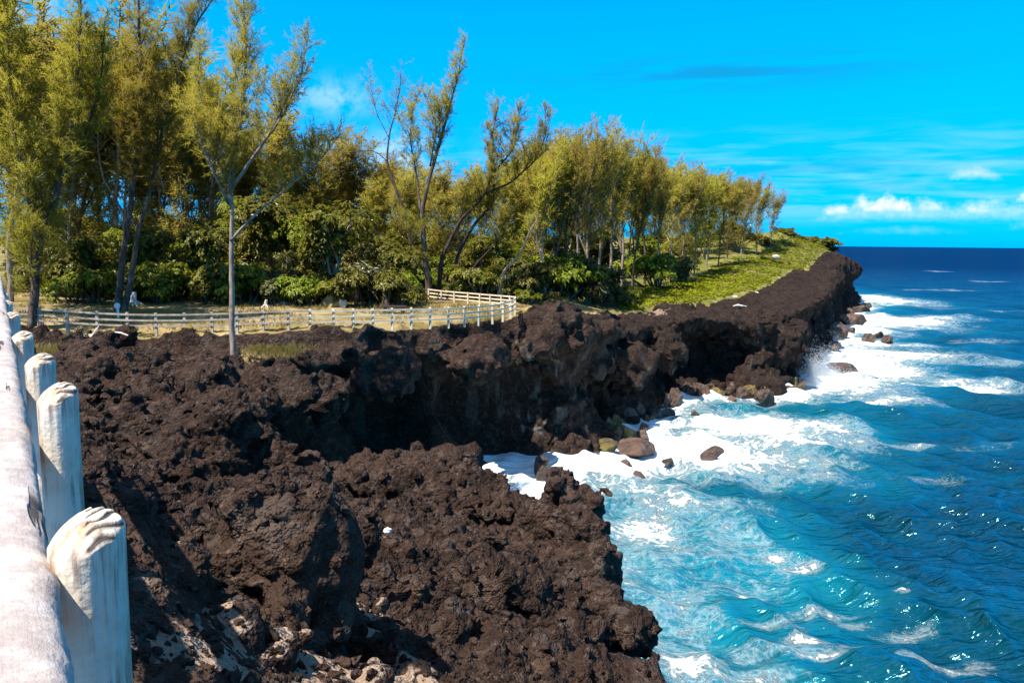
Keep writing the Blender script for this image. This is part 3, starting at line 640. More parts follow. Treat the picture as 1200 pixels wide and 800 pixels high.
def make_sea():
    na, nd = (420, 420) if QUICK else (900, 1250)
    ang = np.radians(np.linspace(-24, 50, na)); dd = 16.0 * (45000 / 16.0) ** (np.linspace(0, 1, nd) ** 1.12)
    A, Dd = np.meshgrid(ang, dd, indexing='ij'); X = Dd * np.sin(A); Y = Dd * np.cos(A)
    r = np.random.default_rng(3); Z = np.zeros_like(X); dx = np.zeros_like(X); dy = np.zeros_like(X)
    loc = np.maximum(np.gradient(dd)[None], Dd * np.radians(74) / na)
    for k in range(90):
        lam = 1.7 * (24 / 1.7) ** r.random(); th = r.normal(R_(205), 0.55); amp = 0.020 * lam ** 0.88 * r.uniform(.5, 1.1) * (0.36 + 0.75 * max(0, 1 - lam / 8.0))
        kx, ky = math.cos(th) * 2 * math.pi / lam, math.sin(th) * 2 * math.pi / lam; ph = r.uniform(0, 6.28)
        att = np.clip((lam / loc - 3.0) / 4.0, 0, 1); a = amp * att; q_ = kx * X + ky * Y + ph
        Z += a * np.sin(q_); dx += -a * 0.8 * math.cos(th) * -np.cos(q_); dy += -a * 0.8 * math.sin(th) * -np.cos(q_)
    # how much foam and churned pale water there is, from the distance to the shore and where waves have broken
    Dc = seg_dist(X, Y, COAST[:30] + COAST[-7:])
    foam = np.clip(1.12 - Dc / 8.0, 0, 1.1) * sstep(330, 240, Y)
    foam *= 0.25 + 0.75 * sstep(50, 66, Y + 0.4 * X)
    teal = np.exp(-np.maximum(Dc, 0) / 16.0) * 0.92
    pf = np.column_stack([X.ravel(), Y.ravel()])
    def blob(px, py, wx, wy, am, te=None, rot=0.0):
        """a patch of broken water: centre and half-size as seen, laid out on the sea plane"""
        nonlocal foam, teal
        c = PZ(px, py, 0); ex = PZ(px + wx, py, 0).x - c.x; ey = abs(PZ(px, py - wy, 0).y - PZ(px, py + wy, 0).y) / 2
        u, v = X - c.x, Y - c.y
        if rot: cr, sr = math.cos(R_(rot)), math.sin(R_(rot)); u, v = cr * u + sr * v, -sr * u + cr * v
        g = np.exp(-(u / ex) ** 2 - (v / ey) ** 2)
        foam = np.maximum(foam, am * g)
        if te: teal = np.maximum(teal, te * np.exp(-(u / ex / 1.7) ** 2 - (v / ey / 1.7) ** 2))
    for a in [(700, 545, 90, 22, 1.1, 1), (790, 525, 110, 26, 1.15, 1), (880, 500, 80, 22, 1.1, 1), (640, 565, 60, 25, 1.1, 1), (960, 500, 60, 16, .72, .9), (640, 590, 60, 16, .9, 1), (900, 535, 80, 16, .6, .8), (820, 548, 90, 15, .72, .9), (735, 575, 70, 12, .72, 1),
              (965, 440, 60, 20, 1.15, .9), (1010, 430, 70, 14, .95, .85), (1000, 415, 60, 14, 1.0, .9), (870, 545, 120, 14, .62, .8), (930, 520, 90, 14, .75, .8), (1000, 400, 50, 8, .95, .8), (1030, 375, 65, 9, 1.05, .7), (1020, 350, 45, 7, 1.0, .6), (1090, 372, 60, 4, .55, .5), (1010, 385, 30, 8, 1.0, .7),
              (1060, 415, 75, 7, .82, .6), (1120, 450, 75, 6, .74, .6), (1160, 455, 25, 3, .95, .4), (1060, 405, 60, 4, .55, .6), (1130, 425, 80, 4, .48, .5), (1050, 470, 65, 6, .66, .5), (1060, 518, 50, 7, .62, .5), (1100, 522, 40, 3, .6, .4),
              (800, 775, 55, 30, .88, 1), (760, 740, 40, 30, .62, 1), (790, 690, 60, 60, .42, 1.05), (850, 640, 80, 60, .34, 1), (755, 620, 65, 34, .66, 1), (810, 596, 90, 18, .62, .95), (735, 665, 30, 40, .55, 1), (880, 600, 60, 20, .34, .7), (900, 560, 100, 10, .50, .7), (960, 545, 70, 8, .50, .6),
              (930, 665, 29, 5, 0.76, .5), (880, 691, 16, 5, 0.99, .5), (905, 655, 20, 6, 0.72, .5), (960, 712, 46, 7, 0.64, .5), (1000, 722, 25, 6, 0.63, .5), (1055, 735, 39, 7, 0.59, .5), (940, 748, 25, 9, 0.76, .5), (900, 730, 46, 7, 0.54, .7), (900, 760, 69, 13, 0.45, .8), (1090, 770, 69, 9, 0.55, .5), (1130, 778, 34, 7, 0.63, .5), (980, 760, 69, 13, 0.31, .5), (870, 790, 69, 21, 0.41, .9), (1050, 702, 9, 4, 0.81, .3), (950, 770, 34, 6, 0.63, .5),
              (980, 560, 60, 20, .25, .55), (1040, 600, 120, 60, .0, .12), (1100, 560, 100, 8, .22, .3), (1010, 470, 40, 5, .6, .5), (1150, 520, 90, 7, .2, .3), (1150, 400, 60, 3, .3, .3), (1180, 365, 40, 2, .25, .2), (1100, 340, 50, 1.5, .35, .2), (1160, 330, 20, 1.0, .4, .1), (1100, 318, 12, .8, .45, .1)]:
        blob(*a)
    Z += np.clip(foam, 0, 1) * 0.30 * vnoise(pf, 1.6, 21).reshape(X.shape) * sstep(300, 100, Dd)
    Z += 0.5 * np.clip(foam - .4, 0, 1) * vnoise(pf, 5.0, 22).reshape(X.shape) * sstep(400, 150, Dd)
    n0, n1 = X.shape; i, j = np.meshgrid(np.arange(n0 - 1), np.arange(n1 - 1), indexing='ij'); a = i * n1 + j
    F = np.stack([a, a + n1, a + n1 + 1, a + 1], -1).reshape(-1, 4)[:, ::-1]
    F = F[(Dc.ravel()[F] > -9).any(1)]
    u_, inv = np.unique(F, return_inverse=True)
    me = mesh_np("sea", np.column_stack([(X + dx).ravel(), (Y + dy).ravel(), Z.ravel()])[u_], inv.reshape(-1, 4), True)
    fattr(me, "foam", np.clip(foam, 0, 1.2).ravel()[u_]); fattr(me, "teal", np.clip(teal, 0, 1.1).ravel()[u_])
    tag(link("sea", me, M['water']), kind="structure")
make_sea()
#@@MORE
# ------------------------------------------------------------------ the white log fence beside the viewer
FU = np.array([-0.543, 0.840, 0.0]); FN = np.array([0.840, 0.543, 0.0])      # along the fence, and across it
near_fence = empty("log_fence", (float(FU[0] * 2), float(FU[1] * 2), 16.2))
tag(near_fence, "peeling white log fence with thick rail and slant-cut round posts close to the viewer", "fence")
def local(o_parent, V): return np.asarray(V, float) - np.array(o_parent.location)
def rail_mesh(z_top, n_mid, width, thick, a0, a1, seed):
    k = 26; L = np.concatenate([np.arange(a0, 4.5, 0.02), np.arange(4.5, a1, 0.10)]); th = np.linspace(0, 2 * np.pi, k, endpoint=False)
    cx = np.sign(np.cos(th)) * np.abs(np.cos(th)) ** 0.62 * width / 2; cz = np.sign(np.sin(th)) * np.abs(np.sin(th)) ** 0.75 * thick / 2
    V = np.zeros((len(L), k, 3)); V[:, :, 0] = cx[None]; V[:, :, 1] = L[:, None]; V[:, :, 2] = cz[None]
    p = V.reshape(-1, 3); n = np.column_stack([np.tile(np.cos(th), len(L)), np.zeros(len(p)), np.tile(np.sin(th), len(L))])
    ps = p * np.array([1, 0.35, 1])
    p = p + n * (0.006 * vnoise(ps, 0.05, seed) + 0.004 * vnoise(p, 0.018, seed + 1) + 0.007 * vnoise(ps, 0.16, seed + 2))[:, None]
    i = np.arange(len(L) - 1)[:, None] * k; j = np.arange(k)[None]; j2 = (j + 1) % k
    F = np.stack([i + j, i + k + j, i + k + j2, i + j2], -1).reshape(-1, 4)
    return mesh_np("rail", p, F, True)
ang_f = math.atan2(-FU[0], FU[1])
for z_top, thick in ((17.430, 0.115), (16.92, 0.10)):
    o = link("rail", rail_mesh(z_top, 0, 0.172, thick, -1.6, 15.0, 50), M['rail'], near_fence)
    c = FN * (0.061 - 0.086) + np.array([0, 0, z_top - thick / 2])
    o.location = c - np.array(near_fence.location); o.rotation_euler = (0, 0, ang_f)
def post_mesh(R, zt, zb, seed):
    k = 132; r = np.random.default_rng(seed); th = np.linspace(0, 2 * np.pi, k, endpoint=False)
    ar = np.array([.88, .48]); av = np.array([-.48, .88])
    rad = R * (1 + 0.025 * np.sin(3 * th + r.uniform(0, 6)) + 0.02 * np.sin(7 * th + r.uniform(0, 6)) + 0.006 * np.sin(19 * th + r.uniform(0, 6)) + 0.002 * r.normal(size=k))
    zs = np.concatenate([np.linspace(zb, zt - 0.12, 26), np.linspace(zt - 0.11, zt - 0.0, 5)])
    x0 = np.cos(th) * rad; y0 = np.sin(th) * rad
    tr, tv, amp = r.uniform(.05, .16), r.uniform(.24, .36), r.uniform(.8, 1.2)
    def topz(x, y):
        u = (x * ar[0] + y * ar[1]); v = (x * av[0] + y * av[1]); q = np.hypot(x, y) / R
        pr = np.hypot(u + 0.012, v - 0.055) * (1 + 0.05 * np.sin(4 * np.arctan2(v, u) + seed))
        saw = (pr / 0.0225) % 1.0
        rip = 0.0060 * amp * saw * sstep(-0.012, 0.012, u) * sstep(1.02, .92, q)
        return tr * u + tv * v - 0.25 * np.maximum(0, -u - .01) - 0.022 * q ** 4 + rip, sstep(.42, .08, saw) * sstep(-0.006, 0.008, u) * sstep(1.02, .95, q)
    V, E = [], []
    te, _ = topz(x0, y0)
    for z in zs:
        f = sstep(zt - 0.35, zt - 0.02, z); wob = 1 + 0.012 * np.sin(z * 9 + th * 2)
        V.append(np.column_stack([x0 * wob, y0 * wob, z + te * f])); E.append(np.zeros(k))
    for q in np.concatenate([np.linspace(0.985, 0.03, 70), [0.0005]]):
        a, e = topz(x0 * q, y0 * q); V.append(np.column_stack([x0 * q, y0 * q, zt + 0.004 * (1 - q) + a])); E.append(np.clip(e * 1.8, 0, 1))
    n = len(V); V = np.concatenate(V); E = np.concatenate(E)
    i = np.arange(n - 1)[:, None] * k; j = np.arange(k)[None]; j2 = (j + 1) % k
    F = np.stack([i + j, i + j2, i + k + j2, i + k + j], -1).reshape(-1, 4)
    me = mesh_np("post", V, F, True); fattr(me, "endgrain", E); return me
for i, (px, py, d, R) in enumerate([(100, 612, 1.42, .0640), (66.5, 455, 2.46, .0570), (46, 418, 3.42, .0580), (25, 391, 4.75, .062), (11, 368, 6.2, .068), (5, 354, 7.7, .068), (2, 345, 9.2, .068), (-1, 338, 10.7, .068), (-3, 333, 12.2, .068), (-5, 328, 13.7, .068)]):
    c = P(px, py, d); zb = min(hz1(c.x, c.y) - 0.5, 16.0)
    me = post_mesh(R, 0.0, zb - c.z, 100 + i)
    o = link("post", me, M['post'], near_fence); o.location = np.array(c) - np.array(near_fence.location); o.rotation_euler = (0, 0, 0)
c = np.array([0.35, -0.55, 0]); 

# ------------------------------------------------------------------ the long fence on the terrace
def ray_fence(name, label, pts, mats, post_w, h, rails, rail_h, posts=None):
    root = empty(name, (pts[0][0], pts[0][1], hz1(*pts[0]))); tag(root, label, "fence", "white wooden fences round the terrace"); L = np.array(root.location)
    G = [np.array([x, y, hz1(x, y)]) for x, y in pts]
    for i, g in enumerate(G):
        mb = MB(); mb.beam(g - L + np.array([0, 0, -0.4]), g - L + np.array([0, 0, h]), post_w, post_w); mb.build("post", mats(pts[i][0]), root)
    for zr in rails:
        for a, b in zip(G[:-1], G[1:]):
            mb = MB(); t = (b - a) / np.linalg.norm(b - a); off = np.array([t[1], -t[0], 0]) * (post_w / 2 + 0.028)
            mb.beam(a - L + off + np.array([0, 0, zr]), b - L + off + np.array([0, 0, zr]) - t * 0.004, 0.045, rail_h); mb.build("rail", mats((a[0] + b[0]) / 2), root)
    return root
ray_fence("terrace_fence", "long low rail fence along the cliff rim, part grey and part white", FENCE_XY, lambda x: M['fencewhite'] if x > -14.8 else M['fencegrey'], 0.17, 1.22, (0.30, 0.68, 1.08), 0.12)
ray_fence("terrace_fence", "short white three-rail fence running back from the curve to the trees", FENCE_BACK, lambda x: M['fencewhite'], 0.12, 1.15, (0.38, 0.72, 1.06), 0.12)

# ------------------------------------------------------------------ boulders in the surf
def rock_mesh(seed, rx, ry, rz, lvl=3, ang=0.30):
    import bmesh
    bm = bmesh.new(); bmesh.ops.create_icosphere(bm, subdivisions=lvl, radius=1.0)
    V = np.array([v.co[:] for v in bm.verts]); F = np.array([[v.index for v in f.verts] for f in bm.faces]); bm.free()
    r = np.random.default_rng(seed)
    for _ in range(15):      # cut facets
        n = r.normal(size=3); n /= np.linalg.norm(n); dd = r.uniform(.42, .85); o = V @ n - dd; V = V - np.maximum(o, 0)[:, None] * n * 0.97
    n = V / np.linalg.norm(V, axis=1, keepdims=True)
    V = V + n * (ang * 0.35 * vnoise(V + seed, 0.8, 60) + ang * 0.3 * vnoise(V + seed, 0.33, 61))[:, None]
    return mesh_np("boulder", V * np.array([rx, ry, rz]), F, False)
BL = {'p': ('boulder', "brown"), 'a': ('algae', "olive mossy"), 'd': ('darkrock', "dark")}
for i, (px, py, w, h, k, lab, g) in enumerate([
    (751, 523, 44, 19, 'p', "largest broken pinkish boulder at the end of the mossy rock spit", 0), (711, 520, 30, 17, 'a', "olive mossy boulder lowest in the rock heap, touching the shaded water", 0),
    (714, 498, 21, 18, 'a', 0, 1), (722, 507, 19, 16, 'a', 0, 1), (737, 507, 22, 15, 'a', "rounded olive boulder just above the largest pinkish boulder", 0), (726, 494, 20, 15, 'a', 0, 1), (704, 511, 15, 12, 'a', 0, 1),
    (754, 509, 13, 9, 'p', 0, 2), (755, 501, 11, 8, 'p', 0, 2), (756, 491, 10, 7, 'd', 0, 2), (732, 489, 27, 19, 'd', 0, 1), (746, 484, 17, 19, 'd', "tall dark boulder leaning on the cliff over the mossy heap", 0),
    (766, 484, 19, 12, 'd', 0, 2), (782, 484, 16, 8, 'd', "flat dark boulder awash just below the two tall brown boulders", 0), (815, 484, 10, 5, 'd', "little dark rock alone in the white foam below the boulder row", 0),
    (793, 467, 18, 20, 'p', "tall brown boulder standing at the pale rock column's foot", 0), (781, 469, 13, 15, 'd', 0, 3), (763, 464, 15, 16, 'd', 0, 3), (808, 457, 19, 18, 'p', 0, 3), (820, 456, 19, 20, 'p', 0, 3), (830, 461, 13, 12, 'p', 0, 3), (839, 459, 13, 11, 'a', 0, 4), (846, 463, 11, 9, 'a', 0, 4),
    (855, 456, 13, 11, 'p', 0, 3), (863, 452, 13, 11, 'p', 0, 3), (868, 461, 13, 9, 'p', 0, 3), (881, 456, 15, 12, 'a', "bright olive mossy boulder midway along the row under the overhang", 0), (876, 449, 15, 12, 'p', 0, 3), (895, 455, 15, 12, 'a', 0, 4), (897, 466, 22, 11, 'p', "low broad brown boulder in front of the row under the overhang", 0),
    (887, 447, 15, 14, 'p', 0, 3), (905, 447, 15, 14, 'p', 0, 3), (909, 456, 12, 9, 'p', 0, 3), (918, 448, 19, 15, 'p', 0, 3), (931, 449, 15, 10, 'a', 0, 4), (940, 450, 9, 7, 'p', "last small boulder at the seaward end of the row", 0), (926, 456, 15, 6, 'p', 0, 3), (919, 438, 32, 24, 'd', "big dark wedge boulder against the cliff at the row's seaward end", 0), (852, 447, 16, 12, 'd', 0, 3), (835, 450, 18, 14, 'd', 0, 3),
    (835, 531, 27, 11, 'p', "pinkish boulder alone in the middle of the wide foam", 0), (732, 543, 17, 7, 'p', "slim brown rock awash below the largest pinkish boulder", 0), (750, 556, 15, 8, 'd', "small pointed dark rock nearest the lava point in the foam", 0), (784, 540, 15, 4, 'd', "flat rock barely showing through the foam below the lone boulder", 0), (859, 468, 12, 5, 'p', "flat brown rock in the foam just off the boulder row", 0),
    (642, 558, 23, 14, 'p', "pale pinkish boulder in the shaded inlet behind the lava point", 0), (634, 546, 17, 18, 'd', "dark upright rock beside the pale boulder in the inlet", 0), (662, 541, 9, 5, 'd', "tiny dark rock in the shaded blue water of the inlet", 0),
    (979, 390, 44, 20, 'p', "long brown slab rock sloping into the surf at the far cliff", 0), (998, 387, 12, 8, 'p', 0, 5), (1000, 375, 28, 14, 'p', "broken ochre boulder nearest the far cliff's end", 0), (1009, 363, 24, 10, 'p', "flat brown boulder farthest out under the cliff's end", 0), (996, 367, 15, 11, 'p', 0, 5),
    (1019, 396, 15, 10, 'p', "nearest of the three boulders out in the surf off the headland", 0), (1029, 393, 12, 8, 'd', "dark middle one of the three boulders out in the surf", 0), (1039, 398, 12, 7, 'p', "outermost of the three boulders out in the surf off the headland", 0),
    (992, 431, 32, 8, 'd', "long dark rock half drowned in the breaking wave", 0), (1006, 447, 7, 4, 'd', 0, 6), (1027, 446, 6, 4, 'd', 0, 6), (977, 407, 17, 12, 'd', "grey rock veiled by spray below the long brown slab", 0), (1014, 358, 15, 6, 'd', "dark low rock behind the boulders at the cliff's end", 0)]):
    c = PZ(px, py + h * 0.42, 0.0); s = c.y / FPX; r = random.Random(i)
    sd = math.hypot(c.x, c.y) / FPX
    rx = w * 0.63 * sd; rz = h * 0.76 * sd + 0.13; ry = max(rz * .9, rx * r.uniform(.65, .9))
    o = link("boulder", rock_mesh(200 + i, rx, ry, rz * 1.15, 4 if w > 16 else 3), M[BL[k][0]]); o.location = (c.x, c.y + ry * .35, rz * 0.30 - 0.05); o.rotation_euler = (r.uniform(-.15, .15), r.uniform(-.15, .15), 0)
    gl = {1: ("olive mossy boulder in the heap under the sheer cliff", "mossy boulders heaped under the sheer cliff"), 2: ("small wet boulder at the foam edge beside the mossy heap", "small boulders along the foam edge"),
          3: ("brown boulder in the tumbled row under the cliff overhang", "brown boulders in the row under the overhang"), 4: ("olive stained boulder in the row under the cliff overhang", "olive stained boulders in the row under the overhang"),
          5: ("brown boulder wedged between larger rocks at the far cliff", "brown boulders wedged at the far cliff"), 6: ("tiny dark rock tip in the breaking foam", "dark rock tips in the foam")}
    if g: tag(o, gl[g][0], "boulder", gl[g][1])
    else: tag(o, lab, "boulder", "boulders in the surf")

# small broken rock between the boulders
def shore_rubble():
    rng = np.random.default_rng(51); Vs, Fs, o = [], [], 0
    base = []
    for k in range(8):
        me = rock_mesh(900 + k, 1, 1, .75, 2); V = np.zeros(len(me.vertices) * 3, np.float32); me.vertices.foreach_get("co", V); F = np.array([p.vertices[:] for p in me.polygons]); base.append((V.reshape(-1, 3), F)); bpy.data.meshes.remove(me)
    line = [(698, 517, 9), (715, 505, 10), (735, 492, 9), (765, 472, 6), (800, 461, 5), (850, 457, 5), (905, 450, 7), (938, 446, 4), (952, 420, 4), (965, 402, 4), (978, 385, 4), (1000, 368, 3)]
    for n in range(1500):
        t = rng.random() * (len(line) - 1.001); a, b = line[int(t)], line[int(t) + 1]; f = t - int(t); px = a[0] + (b[0] - a[0]) * f; dpy = rng.normal() * (a[2] * .6); py = a[1] + (b[1] - a[1]) * f + dpy
        c = PZ(px + rng.normal() * 3, py, 0); r = rng.uniform(.16, .62); V, F = base[n % 8]; an = rng.uniform(0, 6.28); ca, sa = math.cos(an), math.sin(an)
        Vs.append(V @ np.array([[ca, sa, 0], [-sa, ca, 0], [0, 0, 1]]) * r * rng.uniform(.8, 1.25, 3) + np.array([c.x, c.y, r * .25 + max(0.0, .55 - .11 * abs(dpy)) * rng.random()])); Fs.append(F + o); o += len(V)
    tag(link("shore_rubble", mesh_np("shore_rubble", np.concatenate(Vs), np.concatenate(Fs)), M['algae']), "small broken rock heaped between the boulders at the cliff foot", "rubble", kind="stuff")
shore_rubble()
# spray where the swell breaks on the headland: fine drops
def spray():
    m, N, b, out = newmat("spray_drops"); setp(b, Roughness=0.5); b.inputs['Base Color'].default_value = (0.85, 0.86, 0.87, 1)
    t = N.n.new("ShaderNodeBsdfTranslucent"); t.inputs[0].default_value = (.85, .87, .9, 1); mx = N.n.new("ShaderNodeMixShader"); mx.inputs[0].default_value = .5
    N.l.new(b.outputs[0], mx.inputs[1]); N.l.new(t.outputs[0], mx.inputs[2]); N.l.new(mx.outputs[0], out.inputs[0])
    rng = np.random.default_rng(8); C = []; S = []
    for px, py, n, wx, up, dp in ((955, 440, 12000, 2.8, 4.2, 2.2), (945, 450, 6000, 2.0, 2.4, 1.4), (970, 425, 6000, 2.4, 3.2, 1.8), (978, 402, 1500, 1.8, 2.4, 1.4), (972, 385, 900, 1.5, 2.6, 1.2), (1000, 388, 600, 1.6, 1.2, 1.0), (990, 440, 1500, 3.5, .9, 1.2)):
        c = PZ(px, py, 0); a = rng.normal(size=(n, 2)); hgt = np.abs(rng.normal(size=n)) * up * .55 * np.exp(-(a[:, 0] ** 2) * .35) * (0.6 + 0.6 * vnoise(a * 1.0, .45, 80))
        C.append(np.column_stack([c.x + a[:, 0] * wx * .6, c.y + a[:, 1] * dp * .5, np.maximum(hgt, .02)])); S.append(rng.uniform(.015, .055, n))
    C = np.concatenate(C); S = np.concatenate(S); k = len(C)
    T = np.array([[1, 1, 1], [1, -1, -1], [-1, 1, -1], [-1, -1, 1]]) * .6; F = np.array([[0, 1, 2], [0, 3, 1], [0, 2, 3], [1, 3, 2]])
    V = (C[:, None] + T[None] * S[:, None, None]).reshape(-1, 3); F = (np.arange(k)[:, None, None] * 4 + F[None]).reshape(-1, 3)
    tag(link("sea_spray", mesh_np("sea_spray", V, F), m), "white spray flung up where waves break on the headland rocks", "spray", kind="stuff")
spray()

# ------------------------------------------------------------------ plants
def unit(v): return v / (np.linalg.norm(v, axis=-1, keepdims=True) + 1e-9)
def needles(S, Dr, Ln, n, nl, w, rng, spread=0.6, droop=0.0, upb=0.15):
    """slivers along twigs: S starts, Dr directions, Ln lengths"""
    k = len(S); rep = np.repeat(np.arange(k), n); t = rng.random(k * n) ** 0.8
    p = S[rep] + Dr[rep] * (Ln[rep] * t)[:, None] + rng.normal(size=(k * n, 3)) * 0.05
    d = unit(Dr[rep] + rng.normal(size=(k * n, 3)) * spread + np.array([0, 0, upb - droop])); L = nl * rng.uniform(.6, 1.3, k * n)
    side = unit(np.cross(d, rng.normal(size=(k * n, 3)))) * (w * rng.uniform(.7, 1.3, k * n))[:, None] * 0.5
    V = np.stack([p - side, p + side, p + d * L[:, None]], 1).reshape(-1, 3)
    return V, np.arange(len(V)).reshape(-1, 3)
def bez(p0, d0, L, up, n, rng, wob=0.06):
    pts = [np.array(p0, float)]; d = unit(np.array(d0, float))
    for i in range(n):
        d = unit(d + np.array([0, 0, up / n]) + rng.normal(size=3) * wob); pts.append(pts[-1] + d * L / n)
    return np.array(pts)
def resample(pts, rad, step):
    pts = np.asarray(pts, float); seg = np.linalg.norm(np.diff(pts, axis=0), axis=1); s = np.concatenate([[0], np.cumsum(seg)]); n = max(3, int(s[-1] / step) + 1); t = np.linspace(0, s[-1], n)
    # smooth
    out = np.column_stack([np.interp(t, s, pts[:, a]) for a in range(3)])
    for _ in range(2): out[1:-1] = 0.25 * out[:-2] + 0.5 * out[1:-1] + 0.25 * out[2:]
    return out, np.interp(t, s, np.asarray(rad, float)), s[-1]
def casuarina_mesh(stems, rng, f0=0.3, lmax=3.2, per_m=4.5, twig_n=9, needle_n=15, nl=0.34, nw=0.040, elev=(22, 58), up=0.7, tip=0.25, lean=(0, 0), sparse=0.0, sides=7, twig_len=(0.5, 1.2), droop=0.0):
    """stems: [(points (k,3), radii (k,), start fraction of its foliage)]; returns trunk mesh and crown mesh"""
    tb = MB(); TS, TD, TL = [], [], []
    for si, (pts, rad, fs) in enumerate(stems):
        P_, R2, L = resample(pts, rad, 0.45); wob = rng.normal(size=P_.shape) * 0.035; wob[0] = 0; wob[:, 2] *= .3
        P_ = P_ + np.cumsum(wob, axis=0) * 0.55
        tb.tube(P_, R2, sides)
        n = int(L * (1 - fs) * per_m); az0 = rng.uniform(0, 6.28)
        for b in range(n):
            f = fs + (1 - fs) * (b + rng.random()) / max(n, 1)
            if rng.random() < sparse * 0.5: continue
            x = f * (len(P_) - 1); i = min(int(x), len(P_) - 2); p = P_[i] + (P_[i + 1] - P_[i]) * (x - i); r0 = R2[i]
            az = az0 + b * 2.4 + rng.normal() * .5; el = R_(rng.uniform(*elev) + 22 * f)
            u = (f - fs) / (1 - fs + 1e-6); prof = (1 - u) ** 0.75 * min(1, 0.45 + u * 3.0) + tip * .35
            bl = lmax * prof * rng.uniform(.55, 1.15); bl = max(bl, .4)
            d = np.array([math.cos(az) * math.cos(el) + lean[0], math.sin(az) * math.cos(el) + lean[1], math.sin(el)])
            B = bez(p, d, bl, up, 5, rng, 0.09); tb.tube(B, np.linspace(min(r0 * .6, 0.012 + 0.014 * bl), 0.006, 6), 4, False)
            m = max(2, int(twig_n * bl / 2.0))
            ts = rng.uniform(0.12, 1.0, m) ** 0.8 * 5; ii = np.minimum(ts.astype(int), 4); fr = (ts - ii)[:, None]
            sp = B[ii] + (B[ii + 1] - B[ii]) * fr; bd = unit(B[ii + 1] - B[ii])
            td = unit(bd + rng.normal(size=(m, 3)) * 0.62 + np.array([lean[0] * .5, lean[1] * .5, 0.22 - droop])); tl = rng.uniform(*twig_len, m)
            TS.append(sp); TD.append(td); TL.append(tl)
    TS, TD, TL = np.concatenate(TS), np.concatenate(TD), np.concatenate(TL)
    V, F = needles(TS, TD, TL, needle_n, nl, nw, rng, 0.75, droop, 0.12)
    # thin woody twigs
    sd = unit(np.cross(TD, rng.normal(size=TD.shape))) * 0.008
    Vt = np.stack([TS - sd, TS + sd, TS + TD * TL[:, None]], 1).reshape(-1, 3); tb.add(Vt, (), np.arange(len(Vt)).reshape(-1, 3))
    return tb, V, F
def plant_tree(name, label, cat, group, base, stems, seed, needle_mat='needle', bark='bark', **kw):
    rng = np.random.default_rng(seed); base = np.asarray(base, float)
    st = [(np.asarray(p, float) - base, r, f) for p, r, f in stems]
    tb, V, F = casuarina_mesh(st, rng, **kw)
    root = empty(name, base); tag(root, label, cat, group)
    tb.build("trunk", M[bark], root, True); link("crown", leafy("crown", V, F), M[needle_mat], root)
    return root
def hero(name, label, d, stems, seed, zbase=None, **kw):
    """stems given as [(px,py,extra depth)...] along each stem, base first; real size at its own distance d"""
    out = []; rg = random.Random(seed)
    for pts, r0, r1, fs in stems:
        W = [np.array(P(a[0], a[1], d + (a[2] if len(a) > 2 else 0))) for a in pts]
        out.append((W, np.linspace(r0, r1, len(W)), fs))
    b = out[0][0][0].copy(); g = hz1(b[0], b[1])
    out[0][0][0][2] = min(b[2], g - 0.1); b[2] = out[0][0][0][2]
    # flare at the foot
    return plant_tree(name, label, "tree", None, b, out, seed, **kw)
DENSE = dict(lmax=4.4, per_m=4.1, twig_n=10, needle_n=20, nl=0.40, nw=0.036, droop=.12)
